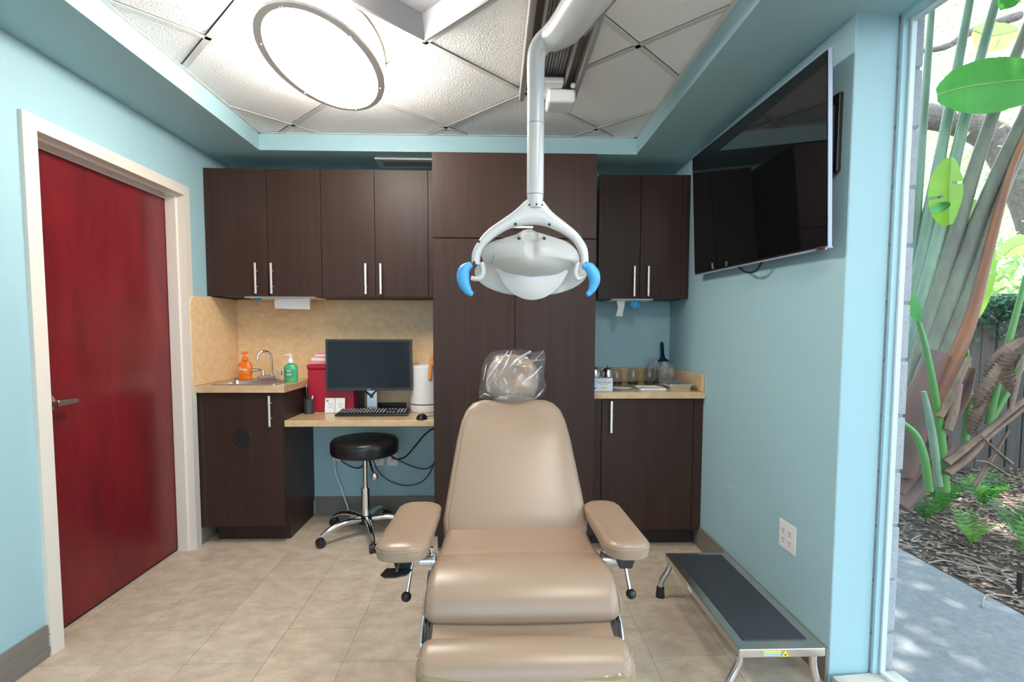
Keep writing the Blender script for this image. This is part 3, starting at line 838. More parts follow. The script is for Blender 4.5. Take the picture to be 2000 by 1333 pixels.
for k, (x, y, lab_) in enumerate(((.634, 3.20, 'shiny steel dome canister on the tray worktop, touching the tall cabinet'), (.712, 3.19, 'shiny steel dome canister on the tray worktop, behind the white carton'))):
    t = thing('steel_canister', lab_, 'canister', (x, y, zz), 'steel canisters behind the carton')
    bm = B(); lathe(bm, [(0, 0), (.036, 0), (.037, .08), (.033, .105), (.02, .12), (0, .125)], (x, y, zz), 24); obj('canister_body', bm, STEEL, t)
    bm = B(); ball(bm, (x, y, zz + .129), .007, 10); obj('lid_knob', bm, STEEL, t)
for x, y, lab_ in ((.80, 3.33, 'clear glass jar with dark contents right of the steel canisters'), (.915, 3.35, 'clear glass jar in the middle of the tray worktop'), (1.02, 3.34, 'clear glass jar beside the bagged supplies')):
    t = thing('glass_jar', lab_, 'jar', (x, y, zz), 'glass jars along the upstand')
    bm = B(); lathe(bm, [(.034, 0), (.036, .004), (.036, .08), (.030, .095)], (x, y, zz), 24); obj('jar_body', bm, clear_mat('jar_glass', (.88, .89, .90), .04, .02), t)
    bm = B(); lathe(bm, [(0, .001), (.033, .001), (.033, .014), (0, .014)], (x, y, zz), 20); obj('jar_contents', bm, mat('dark_contents', (.05, .06, .07), .6), t)
    bm = B(); lathe(bm, [(0, .0955), (.032, .0955), (.032, .107), (0, .110)], (x, y, zz), 20); obj('jar_lid', bm, clear_mat('jar_glass', (.88, .89, .90), .04, .02), t)
bm = B(); lathe(bm, [(0, 0), (.04, 0), (.062, .009), (.060, .011), (.04, .003), (0, .003)], (.76, 3.03, zz), 28, 1, .7); tag(obj('paper_plate', bm, PAPER), 'small white oval dish lying behind the white carton', 'dish')
bm = B(); box(bm, .86, 1.01, 2.97, 3.14, zz, zz + .004, .001, 1); 
for a in ((.86, .866, 2.97, 3.14), (1.004, 1.01, 2.97, 3.14), (.866, 1.004, 2.97, 2.976), (.866, 1.004, 3.134, 3.14)): box(bm, *a, zz + .0042, zz + .012)
tag(obj('white_tray', bm, WPLAS), 'flat white plastic tray in the middle of the right worktop', 'tray')
t = thing('steel_pan', 'rectangular stainless steel pan with lid on the right worktop', 'pan', (1.11, 3.0, zz))
bm = B(); loft(bm, [rr3(1.03, 1.145, 2.945, 3.15, .012, zz), rr3(1.02, 1.155, 2.935, 3.16, .014, zz + .036)]); obj('pan_body', bm, CHROME, t)
bm = B(); loft(bm, [rr3(1.012, 1.162, 2.927, 3.168, .014, zz + .0365), rr3(1.012, 1.162, 2.927, 3.168, .014, zz + .041), rr3(1.03, 1.145, 2.945, 3.15, .014, zz + .046)]); obj('pan_lid', bm, STEEL, t)
def crumple(c, sx, sy, sz, seed, sub=3, amp=.18):
    bm = B()
    bmesh.ops.create_icosphere(bm, subdivisions=sub, radius=1)
    for v in bm.verts:
        n = v.co.normalized()
        f = 1 + amp * noise.noise(n * 2.3 + Vector((seed, 0, 0))) * 2 + amp * .6 * noise.noise(n * 6 + Vector((0, seed, 0)))
        q = n * f
        v.co = Vector((c[0] + q.x * sx, c[1] + q.y * sy, c[2] + q.z * sz))
    return bm
for k, (c, s, lab_) in enumerate((((1.055, 3.36, zz + .096), (.045, .045, .075), 'small clear plastic bag of parts beside the hand mirror'), ((1.105, 3.27, zz + .085), (.05, .035, .065), 'crumpled clear plastic bag in front of the hand mirror'))):
    bm = crumple(c, *s, 3.0 + k, 3, .22); tag(obj('plastic_bag', bm, BAG2, smooth=15), lab_, 'bag', 'bags by the mirror')
t = thing('hand_mirror', 'navy blue hand mirror leaning upright in the right corner', 'mirror', (1.17, 3.40, zz))
MM = Matrix.Translation((1.155, 3.43, zz + .004)) @ Matrix.Rotation(R(24), 4, 'Z') @ Matrix.Rotation(R(-7), 4, 'X')
NAVY = mat('navy_plastic', (.006, .012, .045), .3)
bm = B()
ol = [(-.062, 0), (-.065, .06), (-.062, .12), (-.045, .15), (-.015, .163), (-.011, .19), (-.012, .25), (-.010, .27), (0, .276), (.010, .27), (.012, .25), (.011, .19), (.015, .163), (.045, .15), (.062, .12), (.065, .06), (.062, 0)]
prism(bm, [(a, 0, b) for a, b in ol], (0, .008, 0), .002); bm.transform(MM); obj('mirror_frame', bm, NAVY, t)
bm = B(); prism(bm, [(a * .84, -.001, .012 + b * .86) for a, b in ol[:4] + ol[-4:]], (0, .0008, 0)); bm.transform(MM); obj('mirror_glass', bm, CHROME, t)

# ------------------------------------------------------------------ ceiling fixtures
t = thing('ceiling_light', 'large glowing oval ceiling light with thin ring above the sink area', 'light', (-.679, 2.15, ZC))
def ell(a, b, z, n=64): return [Vector((-.679 + a * math.cos(2 * math.pi * i / n), 2.15 + b * math.sin(2 * math.pi * i / n), z)) for i in range(n)]
FILLDIFF = mat('fill_diffuser', (0.9, 0.88, 0.85), 0.5, emit=(1.0, 0.95, 0.88, LAMP * .75))  # glow of the added, unseen fill fixture
def oval_light(t, dx, dy, zb=2.332, dm=None):
    def e(a, b, z): return [p + Vector((dx, dy, 0)) for p in ell(a, b, z)]
    bm = B(); loft(bm, [e(.190, .382, zb + .004), e(.190, .382, zb - .001)]); obj('diffuser', bm, dm or DIFFUSER, t)
    bm = B(); loft(bm, [e(.196, .388, zb + .0065), e(.196, .388, ZC - .016)]); obj('drum_side', bm, DIFFSIDE, t)
    bm = B(); loft(bm, [e(.1905, .3825, zb - .006), e(.219, .409, zb - .004), e(.219, .409, zb + .006), e(.1905, .3825, zb + .006), e(.1905, .3825, zb - .006)], cap=False); rg = obj('lower_ring', bm, RINGM, t)
    bm = B(); loft(bm, [e(.216, .412, ZC - .015), e(.222, .418, ZC - .015), e(.222, .418, ZC - .003), e(.216, .412, ZC - .003)]); obj('ceiling_pan', bm, mat('pan_brass_edge', (.62, .50, .36), .45), t)
    for q in range(0, 360, 60):
        bm = B(); a = R(q + 25); ball(bm, (-.679 + dx + .203 * math.cos(a), 2.15 + dy + .394 * math.sin(a), zb - .007), .006, 8); obj('ring_screw', bm, STEEL, rg)
oval_light(t, 0, 0)
t = thing('ceiling_light', 'unseen oval ceiling light added over the front of the room for fill', 'light', (.2, .2, ZC))
oval_light(t, 1.27, -1.80, dm=FILLDIFF)  # unseen fixture added to brighten the right side of the room

# recessed coffer (unlit) in the tile field
tc = Vector((troffer_c[0], troffer_c[1], 0))
t = thing('ceiling_coffer', 'square grey recessed ceiling panel set diagonally between the tiles', 'ceiling panel', (tc.x, tc.y, ZC))
def dia(h, z): return [tc + Vector((h, 0, z)), tc + Vector((0, h, z)), tc + Vector((-h, 0, z)), tc + Vector((0, -h, z))]
bm = B(); loft(bm, [dia(.412, ZC - .012), dia(.392, ZC - .016), dia(.385, ZC - .010), dia(.335, ZC + .055)], cap=False); obj('coffer_rim', bm, mat('coffer_rim_grey', (.42, .42, .44), .4), t, smooth=0)
bm = B(); loft(bm, [dia(.334, ZC + .055), dia(.334, ZC + .065)]); obj('coffer_panel', bm, mat('coffer_panel_grey', (.50, .50, .53), .5), t, smooth=0)

t = thing('ceiling_vent', 'flat white framed air vent in the soffit beside the tall cabinet', 'vent', (-.55, 3.32, ZS))
bm = B()
vx0, vx1, vy0, vy1 = -.735, -.36, 3.235, 3.405
for a in ((vx0, vx1, vy0, vy0 + .028), (vx0, vx1, vy1 - .028, vy1), (vx0, vx0 + .03, vy0 + .028, vy1 - .028), (vx1 - .03, vx1, vy0 + .028, vy1 - .028)): box(bm, *a, ZS - .012, ZS - .0005)
obj('vent_frame', bm, GRIDL, t)
for k in range(5):
    bm = B(); tbox(bm, vx1 - vx0 - .062, .020, .002, Matrix.Translation(((vx0 + vx1) / 2, vy0 + .040 + k * .0225, ZS - .008)) @ Matrix.Rotation(R(28), 4, 'X')); obj('louvre', bm, GRID, t)

# ceiling track with trolley
t = thing('ceiling_track', 'long brown and aluminium ceiling track carrying the dental lamp', 'track', (.245, 1.5, ZC))
TR = mat('track_brown', (.16, .13, .11), .4)
TRL = mat('track_edge', (.48, .45, .43), .35, .3)
bm = B(); box(bm, .125, .372, -.6, 2.49, 2.405, ZC - .003); obj('track_plate', bm, TR, t)
for xa, xb in ((.115, .140), (.357, .382)):
    bm = B(); box(bm, xa, xb, -.6, 2.50, 2.355, 2.404, .006, 2); obj('track_rail', bm, TRL, t)
bm = B(); 
for k in range(9): box(bm, .188 + k * .0125, .197 + k * .0125, -.6, 2.47, 2.392, 2.4045)
obj('ribbed_strip', bm, mat('rib_alu', (.30, .28, .26), .4, .5), t, smooth=0)
bm = B(); box(bm, .170, .182, -.6, 2.47, 2.37, 2.4045); box(bm, .306, .318, -.6, 2.47, 2.37, 2.4045); obj('inner_lip', bm, TRL, t)
tr = t
# lamp: trolley, ceiling drop, arm, post, head
t = thing('dental_lamp', 'white overhead dental lamp with blue handles hanging above the chair', 'lamp', (.117, 1.5, 1.43))
bm = B(); box(bm, .205, .30, 2.28, 2.44, 2.345, 2.3695, .006, 2); box(bm, .235, .36, 2.33, 2.455, 2.285, 2.3445, .014, 3); ball(bm, (.345, 2.32, 2.352), .012, 10); obj('rear_trolley', bm, WPLAS, t)
bm = B(); box(bm, .19, .36, .72, 1.0, 2.30, 2.3695, .015, 3); obj('front_trolley', bm, WPLAS, t)
bm = B(); cyl(bm, (.335, .88, 2.10), (.335, .88, 2.2995), .045, seg=24); ball(bm, (.335, .88, 2.085), .056, 20); obj('ceiling_post', bm, WHITE, t)
E0 = Vector((.117, 1.5, 2.03))
bm = B()
tube(bm, [(.117, 1.5, 1.86), (.117, 1.5, 1.95), (.117, 1.5, 2.03), (.124, 1.498, 2.065), (.145, 1.492, 2.088), (.170, 1.482, 2.092)], [.0245, .0245, .0255, .0275, .031, .034], 24, 5); obj('elbow', bm, WHITE, t)
bm = B()
tube(bm, [(.160, 1.487, 2.092), (.19, 1.42, 2.084), (.215, 1.32, 2.078), (.25, 1.2, 2.075), (.335, .90, 2.082)], [.036, .046, .049, .050, .050], 24, 4); am = obj('swing_arm', bm, WHITE, t)
bm = B(); 
sv = Vector((.95, .30, 0)).normalized()
pth = [Vector((.195, 1.405, 2.060)), Vector((.24, 1.23, 2.049)), Vector((.325, .93, 2.058))]
for q in range(2):
    a, b_ = pth[q], pth[q + 1]
    prism(bm, [a + sv * .032, a + sv * .050, b_ + sv * .051, b_ + sv * .033], (0, 0, .022))
obj('grey_trim_strip', bm, mat('trim_grey', (.28, .27, .26), .4), am)
bm = B(); tube(bm, [(.117, 1.5, 1.662), (.117, 1.5, 1.8585)], .0245, 24); obj('lamp_post', bm, WHITE, t)
bm = B(); tube(bm, [(.117, 1.5, 1.624), (.117, 1.5, 1.64), (.117, 1.5, 1.6605)], [.023, .0225, .0240], 24); nk = obj('swivel_neck', bm, WHITE, t)
for dx in (-.018, .002, .019):
    bm = B(); ball(bm, (.117 + dx, 1.5 - math.sqrt(.024 ** 2 - min(.022, abs(dx)) ** 2), 1.630), .0028, 8); obj('set_screw', bm, BLACK, nk)
YL = 1.5
outer = [(921, 514), (922, 495), (932, 474), (952, 450), (981, 429), (1006, 411), (1024, 394), (1034, 388), (1044, 386), (1053, 388), (1062, 394), (1078, 414), (1105, 436), (1128, 456), (1145, 481), (1149, 502), (1149, 516)]
inner = [(938, 519), (939, 502), (947, 484), (965, 466), (988, 451), (1008, 443.5), (1020, 441), (1030, 440), (1039, 440), (1048, 440), (1060, 442), (1074, 446), (1096, 456), (1118, 472), (1129, 490), (1133, 506), (1132, 521)]
def resamp(p, n=4): return [(v.x, v.y) for v in smooth_path([(a, b, 0) for a, b in p], n)]
bm = B()
rings = []
oo, ii = resamp(outer), resamp(inner)
for k, (a, b_) in enumerate(zip(oo, ii)):
    A, Bv = at(*a, YL), at(*b_, YL)
    rings.append(superring((A + Bv) / 2, (A - Bv) / 2, Vector((0, 1, 0)), 1, .016, 2.6, 20))
loft(bm, rings); yk = obj('yoke', bm, WHITE, t)
for a in ((1007, 438), (1073, 439), (935, 472), (926, 513), (1145, 514)):
    bm = B(); p = at(*a, YL - .0155); ball(bm, p, .0042, 10, (1, .5, 1)); obj('yoke_screw', bm, BLACK, yk)
# head housing (back of the lamp), tongue, shield
def dome(outl, ctr, yb, bulge, rings_n=7, power=2.0, back=.012, dent=None, dn=4):
    bm = B()
    C0 = at(*ctr, yb)
    pts = [at(*p, yb) for p in resamp(outl + outl[:1], dn)[:-1]]
    rs = []
    for k in range(rings_n, 0, -1):
        s = k / rings_n
        ring = []
        for p in pts:
            q = C0 + (p - C0) * s
            q = Vector((q.x, yb - bulge * (1 - s ** power), q.z))
            if dent: q.y += dent(q)
            ring.append(q)
        rs.append(ring)
    bk = [Vector((C0.x + (p.x - C0.x) * .97, yb + back, C0.z + (p.z - C0.z) * .97)) for p in pts]
    vr = loft(bm, [bk] + rs, cap=False)
    cv = bm.verts.new(Vector((C0.x, yb - bulge + (dent(Vector((C0.x, 0, C0.z))) if dent else 0), C0.z)))
    n = len(pts)
    for i in range(n): bm.faces.new((vr[-1][i], vr[-1][(i + 1) % n], cv))
    bm.faces.new(list(reversed(vr[0])))
    return bm
housing = [(1037, 447), (1055, 455), (1080, 463), (1108, 473), (1125, 488), (1132, 504), (1130, 513), (1118, 519), (1095, 533), (1070, 541), (1042, 543.5), (1015, 541), (990, 533), (962, 519), (948, 513), (941, 503), (943, 490), (955, 476), (975, 468), (1005, 459), (1022, 450)]
dc = at(1037, 464, YL)
def dent(q):
    r_ = math.hypot((q.x - dc.x) / .026, (q.z - dc.z) / .020)
    v = .026 * math.exp(-r_ ** 6)
    # crease running down from the notch
    zc = at(1039, 485, YL).z
    return v + .013 * math.exp(-((q.x - dc.x) / .013) ** 2) * math.exp(-((q.z - zc) / .03) ** 2)
LG = mat('lamp_head_grey', (.46, .455, .43), .38)
bm = dome(housing, (1037, 503), 1.495, .060, 36, 2.4, .02, dent, 8); hh = obj('head_housing', bm, LG, t)
for a in ((1014, 466), (1063, 466)):
    bm = B(); p = at(*a, 1.462); ball(bm, p, .005, 10, (1, .6, 1)); obj('housing_screw', bm, BLACK, hh)
for pth in (((968, 471), (967.5, 480), (965, 498), (959, 516)), ((1107.5, 474), (1109, 486), (1113, 503), (1118.5, 517))):
    bm = B()
    def ysurf(a):
        # distance along the housing's own bulge
        best = 0
        cxp, cyp = 1037, 503
        ang = math.atan2(a[1] - cyp, a[0] - cxp)
        hp = resamp(housing + housing[:1], 6)
        rmax = min((abs(math.atan2(math.sin(math.atan2(p[1] - cyp, p[0] - cxp) - ang), math.cos(math.atan2(p[1] - cyp, p[0] - cxp) - ang))), math.hypot(p[0] - cxp, p[1] - cyp)) for p in hp)[1]
        s = min(1, math.hypot(a[0] - cxp, a[1] - cyp) / rmax)
        return 1.495 - .060 * (1 - s ** 2.4)
    tube(bm, [at(*a, ysurf(a) - .0002) for a in resamp(list(pth), 3)], .0012, 6); obj('panel_seam', bm, mat('seam_grey', (.25, .25, .24), .6), hh)
tongue = [(968, 524), (1000, 530), (1037, 532), (1075, 530), (1108, 526), (1103, 543), (1090, 562), (1068, 579), (1050, 585), (1036, 586), (1020, 583), (1002, 573), (985, 555)]
bm = dome(tongue, (1037, 545), 1.507, .022, 8, 2.2, .004); obj('reflector_cover', bm, WHITE, t)
sh = [(1037 + 110 * math.cos(R(q)), 531 + 48 * math.sin(R(q)) * (1 if math.sin(R(q)) > 0 else .8)) for q in range(0, 360, 15)]
bm = dome(sh, (1037, 531), 1.556, -.03, 6, 2, .004); obj('front_shield', bm, OFFW, t)
for s, hp_, br in ((-1, [(921, 516), (908, 526), (904, 540), (907, 556), (915, 570), (919, 573)], [(941, 513), (944, 530), (939, 543), (928, 545), (920, 543)]),
                   (1, [(1138, 520), (1150, 523), (1159, 536), (1161, 550), (1156, 566), (1150, 574)], [(1129, 513), (1124, 532), (1129, 545), (1137, 542), (1142, 541)])):
    bm = B(); tube(bm, [at(*a, 1.50) for a in br], [.008, .008, .007, .007], 12, 4); hb = obj('handle_bracket', bm, WHITE, t)
    bm = B(); tube(bm, [at(*a, 1.485) for a in hp_], [.008, .016, .0185, .016, .011, .007], 16, 5, flat=1.0); ball(bm, at(hp_[-1][0], hp_[-1][1], 1.485), .0085, 10)
    obj('blue_grip', bm, BLUEH, hb, label='light blue rubber grip')

# ------------------------------------------------------------------ television
t = thing('television', 'large black flat television on a wall arm', 'television', (1.14, 2.3, 1.9))
ty0, ty1, tz0, tz1, tx = 1.745, 2.925, 1.566, 2.238, 1.128
TM = Matrix.Translation((tx, (ty0 + ty1) / 2, 1.903)) @ Matrix.Rotation(R(1.5), 4, 'X') @ Matrix.Rotation(R(-3.2), 4, 'Y')
Lh, Hh = (ty1 - ty0) / 2, .324
bm = B(); tbox(bm, .016, 2 * Lh, 2 * Hh, TM @ Matrix.Translation((.0105, 0, 0)), .002, 1); tbox(bm, .02, 2 * Lh * .7, 2 * Hh * .6, TM @ Matrix.Translation((.0295, 0, -.06)), .006, 2); obj('housing', bm, BLACK, t)
bm = B(); tbox(bm, .002, 2 * Lh - .012, 2 * Hh - .014, TM @ Matrix.Translation((.0008, 0, .002))); obj('screen', bm, TVSCR, t, smooth=0)
bm = B()
for sgn in (-1, 1): tbox(bm, .013, .004, 2 * Hh + .006, TM @ Matrix.Translation((.006, sgn * (Lh + .0025), 0)))
tbox(bm, .019, 2 * Lh, .004, TM @ Matrix.Translation((.009, 0, Hh + .0022))); tbox(bm, .019, 2 * Lh, .006, TM @ Matrix.Translation((.009, 0, -Hh - .0032)))
obj('silver_bezel', bm, mat('bezel_silver', (.36, .40, .50), .4, .3), t, smooth=0)
bm = B(); tbox(bm, .003, .055, .012, TM @ Matrix.Translation((-.002, -Lh + .032, -Hh - .004))); lg = obj('logo_badge', bm, ALU, t)
text('logo_lettering', 'VIZIO', .011, TM @ Matrix.Translation((-.0042, -Lh + .032, -Hh - .004)) @ Matrix.Rotation(R(-90), 4, 'Z') @ FACE, BLACK, lg)
bm = B(); box(bm, 1.19, XR - .0005, 1.79, 1.90, 1.83, 2.10, .004, 2); box(bm, 1.1705, 1.1895, 1.80, 1.86, 1.86, 2.06, .004, 1); box(bm, 1.160, 1.192, 1.86, 2.25, 1.93, 1.97, .004, 1); obj('wall_bracket', bm, BLACK, t)
bm = B(); tube(bm, [(1.15, 2.45, 1.60), (1.155, 2.35, 1.545), (1.155, 2.25, 1.54), (1.15, 2.18, 1.585)], .005, 8, 5); obj('hanging_cable', bm, BLACK, t)

# wall plates
def outlet(name, label, wall, c, gang=1, m=WPLAS, plain=False):
    t = thing(name, label, 'outlet', c, None)
    W = .072 if gang == 1 else .118
    M = Matrix.Translation(c) @ (Matrix.Rotation(R(90), 4, 'Z') if wall == 'right' else Matrix.Rotation(R(180), 4, 'Z'))
    if wall == 'right': M = Matrix.Translation(c) @ Matrix.Rotation(R(-90), 4, 'Z')
    else: M = Matrix.Translation(c)
    # local: plate in XZ, facing -Y
    bm = B(); tbox(bm, W, .005, .116, M @ Matrix.Translation((0, -.0027, 0)), .0015, 1); obj('cover_plate', bm, m, t)
    if not plain:
        for g in range(gang):
            gx = (g - (gang - 1) / 2) * .046
            for s in (-1, 1):
                bm = B(); tbox(bm, .032, .002, .028, M @ Matrix.Translation((gx, -.0063, s * .020)), .0008, 1); sk = obj('socket_face', bm, m, t)
                bm = B()
                tbox(bm, .002, .0008, .009, M @ Matrix.Translation((gx - .006, -.0077, s * .020 + .003))); tbox(bm, .002, .0008, .007, M @ Matrix.Translation((gx + .006, -.0077, s * .020 + .003))); tbox(bm, .004, .0008, .004, M @ Matrix.Translation((gx, -.0077, s * .020 - .008)))
                obj('socket_slots', bm, BLACK, sk, smooth=0)
    return t
outlet('wall_outlet', 'white double outlet plate low on the right wall above the step', 'right', (XR, 2.026, .428), 2)
t = outlet('blank_wall_plate', 'blank plate painted teal on the right wall beyond the white outlet', 'right', (XR, 2.538, .426), 1, WALL, True); t['category'] = 'wall plate'
for x, z, lab_ in ((-1.075, .435, 'white outlet plate under the desk, behind the stool seat\'s left rim'), (-.80, .40, 'white outlet plate under the desk, just right of the stool post'), (-.705, .40, 'white outlet plate under the desk, with black plugs, nearest the tall cabinet')):
    o = outlet('wall_outlet', lab_, 'back', (x, YW, z), 1); o['group'] = 'outlets under the desk'

# cables under the desk
def cable(label, pts, r=.004, m=BLACK, name='cable'):
    bm = B(); tube(bm, pts, r, 8, 6); return tag(obj(name, bm, m), label, 'cable', 'cables under the desk')
yw = YW - .02
cable('thin black cable sagging from under the desk towards the tall cabinet', [(-.84, 3.42, .70), (-.72, yw, .66), (-.60, yw, .655), (-.48, yw, .68), (-.36, yw - .01, .70)])
cable('black cable looping low from the right outlet to the tall cabinet', [(-.735, yw - .005, .425), (-.69, 3.44, .42), (-.60, 3.44, .37), (-.49, 3.44, .335), (-.42, 3.44, .36), (-.385, 3.44, .45), (-.355, 3.44, .56)], .005)
cable('black cable rising in a loop from the right outlet to the desk', [(-.70, yw - .003, .40), (-.66, 3.45, .40), (-.60, 3.45, .42), (-.53, 3.45, .50), (-.46, 3.45, .58), (-.355, 3.45, .64)], .005)
cable('long blue cable drooping lowest under the desk', [(-.83, 3.46, .44), (-.80, 3.46, .33), (-.72, 3.46, .25), (-.60, 3.46, .215), (-.49, 3.46, .245), (-.42, 3.46, .35), (-.37, 3.46, .55)], .004, mat('blue_cable', (.01, .05, .14), .4))
cable('black cable coiled below the left of the stool seat', [(-1.05, yw - .012, .45), (-1.03, 3.44, .395), (-.96, 3.44, .35), (-.90, 3.44, .35), (-.86, 3.44, .42), (-.85, yw - .005, .47)], .005)
cable('white cable running down the wall to the floor behind the stool', [(-1.09, yw - .012, .42), (-1.085, yw - .01, .30), (-1.05, yw - .01, .20), (-1.01, 3.47, .08), (-.97, 3.44, .006), (-.90, 3.42, .0055)], .005, WPLAS)
cable('short white cable hanging behind the stool post', [(-.86, yw - .012, .40), (-.865, yw - .01, .31), (-.885, yw - .01, .25)], .004, WPLAS)

# ------------------------------------------------------------------ stool
SC = Vector((-.80, 3.15, 0))
t = thing('rolling_stool', 'round black vinyl stool on five chrome castered legs under the desk', 'stool', SC)
bm = B(); lathe(bm, [(0, .512), (.185, .512), (.200, .520), (.205, .535), (.205, .570), (.203, .592), (.190, .607), (.15, .613), (0, .614)], SC, 48); st = obj('seat', bm, VINYLB, t)
bm = B(); cyl(bm, SC + Vector((0, 0, .30)), SC + Vector((0, 0, .5115)), .014, seg=16); obj('gas_piston', bm, CHROME, t)
bm = B(); cyl(bm, SC + Vector((0, 0, .125)), SC + Vector((0, 0, .299)), .026, seg=20); obj('column_sleeve', bm, CHROME, t)
bm = B(); lathe(bm, [(0, .0), (.026, 0), (.045, .01), (.045, .045), (.030, .058), (0, .058)], SC + Vector((0, 0, .0665)), 24); obj('hub', bm, BLACK, t)
bm = B(); tube(bm, [SC + Vector((.03, -.04, .505)), SC + Vector((.07, -.12, .45)), SC + Vector((.085, -.14, .425))], .006, 8, 3); lv = obj('height_lever', bm, BLACK, t)
bm = B(); ball(bm, SC + Vector((.092, -.15, .41)), .022, 14, (1, 1, 1.1)); obj('lever_knob', bm, STEEL, lv)
for q in (148, 220, 292, 4, 76):
    d = Vector((math.cos(R(q)), math.sin(R(q)), 0)); n = Vector((-d.y, d.x, 0))
    bm = B(); tube(bm, [SC + d * .040 + Vector((0, 0, .105)), SC + d * .13 + Vector((0, 0, .112)), SC + d * .22 + Vector((0, 0, .095)), SC + d * .285 + Vector((0, 0, .062))], [.020, .018, .015, .012], 12, 4); lg = obj('leg', bm, CHROME, t)
    c = SC + d * .287
    bm = B()
    for s in (-1, 1):
        lathe(bm, [(0, -.010), (.022, -.010), (.025, -.006), (.025, .006), (.022, .010), (0, .010)], c + n * (s * .014) + Vector((0, 0, .0255)), 18, M=Matrix.Rotation(R(q), 3, 'Z') @ Matrix.Rotation(R(90), 3, 'X'))
    ball(bm, c + Vector((0, 0, .036)), .024, 12, (1, 1, .8)); obj('caster', bm, BLACK, lg)

# ------------------------------------------------------------------ step stool
t = thing('step_stool', 'low steel step with black ribbed mat along the right wall', 'step stool', (.97, 2.0, 0))
sx0, sx1, sy0, sy1, sz = .822, 1.118, 1.635, 2.385, .205
bm = B(); box(bm, sx0, sx1, sy0, sy1, sz - .032, sz - .002, .003, 2); obj('platform', bm, STEEL, t)
bm = B(); box(bm, sx0 + .038, sx1 - .035, sy0 + .05, sy1 - .03, sz - .0018, sz + .0012); obj('tread_mat', bm, STEP, t)
for x, dx in ((sx0 + .012, -1), (sx1 - .03, 1)):
    for y, dy in ((sy0 + .02, -1), (sy1 - .03, 1)):
        k = dx if dx < 0 else .35
        bm = B(); tube(bm, [(x, y, sz - .033), (x, y, sz - .055), (x + k * .012, y, sz - .085), (x + k * .034, y + dy * .004, sz - .125), (x + k * .04, y + dy * .004, .045)], .0125, 12, 4); lg = obj('leg', bm, STEEL, t)
        bm = B(); lathe(bm, [(0, .0005), (.021, .0005), (.0205, .006), (.017, .050), (.013, .052)], (x + k * .04, y + dy * .004, 0), 16); obj('rubber_foot', bm, BLACKM, lg)
bm = B(); box(bm, .905, .964, sy0 - .0008, sy0 - .0001, sz - .014, sz - .008); obj('yellow_sticker', bm, YEL, t)
bm = B(); box(bm, .905, .964, sy0 - .0008, sy0 - .0001, sz - .026, sz - .015); obj('blue_sticker', bm, PBLUE, t)
bm = B(); prism(bm, [(.968, sy0 - .0008, sz - .028), (.992, sy0 - .0008, sz - .028), (.980, sy0 - .0008, sz - .007)], (0, .0007, 0)); wt = obj('warning_triangle', bm, YEL, t, label='yellow warning triangle sticker')
bm = B(); tbox(bm, .009, .0006, .002, Matrix.Translation((.980, sy0 - .0013, sz - .021)) @ Matrix.Rotation(R(-20), 4, 'Y')); tbox(bm, .005, .0006, .002, Matrix.Translation((.981, sy0 - .0013, sz - .0235))); obj('warning_mark', bm, BLACK, wt, smooth=0)
bm = B(); box(bm, sx0 - .0008, sx0 - .0001, 2.05, 2.09, sz - .028, sz - .012); obj('maker_sticker', bm, PAPER, t)

# ------------------------------------------------------------------ dental chair
X0 = .075
t = thing('dental_chair', 'tan vinyl reclining dental chair with padded arms in the room centre', 'chair', (X0, 1.6, 0))
CHB = mat('chair_frame_black', (.015, .015, .017), .35)
def cushion(prof, W, rnd, n=9, taper=None, seg=None):
    """side profile (y, z) swept across x with rounded flanks"""
    P = smooth_path([(0, y, z) for y, z in prof + prof[:1]], 4)[:-1]
    cy = sum(p.y for p in P) / len(P); cz = sum(p.z for p in P) / len(P)
    st = []
    for k in range(n + 1):
        a = R(90 * k / n); st.append((W - rnd + rnd * math.sin(a), rnd * (1 - math.cos(a))))
    st = [(-x, i) for x, i in reversed(st)] + [(W * f, 0.0) for f in (-.6, -.3, 0, .3, .6)] + st
    bm = B(); rings = []
    # inset along the profile's normal
    m = len(P); nor = []
    for i in range(m):
        tt = (P[(i + 1) % m] - P[i - 1]).normalized(); nn = Vector((0, -tt.z, tt.y))
        nor.append(nn)
    A = sum(P[i].y * P[(i + 1) % m].z - P[(i + 1) % m].y * P[i].z for i in range(m))
    sg = 1 if A > 0 else -1
    for x, ins in st:
        ring = []
        for p, nn in zip(P, nor):
            q = p + nn * ins * sg
            w = taper(q) if taper else 1
            crown = .006 * (1 - (x / W) ** 2)
            q2 = q - nn * sg * crown
            ring.append(Vector((X0 + x * w, q2.y, q2.z)))
        rings.append(ring)
    loft(bm, rings)
    return bm
seatp = [(1.79, .46), (1.795, .53), (1.775, .568), (1.74, .578), (1.66, .583), (1.58, .590), (1.535, .594), (1.515, .592), (1.497, .598), (1.45, .606), (1.40, .604), (1.355, .590), (1.322, .565), (1.305, .535), (1.303, .515), (1.315, .498), (1.37, .47), (1.55, .45)]
bm = cushion(seatp, .250, .032, taper=lambda q: 1 + .055 * max(0, min(1, (1.62 - q.y) / .28))); obj('seat', bm, VINYL, t)
for xx, lab_ in ((-1, None), (1, None)):
    bm = B(); tube(bm, [(X0 + xx * .262, 1.345, .57), (X0 + xx * .2638, 1.325, .545), (X0 + xx * .2638, 1.325, .515)], .0022, 6, 3); obj('side_seam', bm, SEAMV, t)
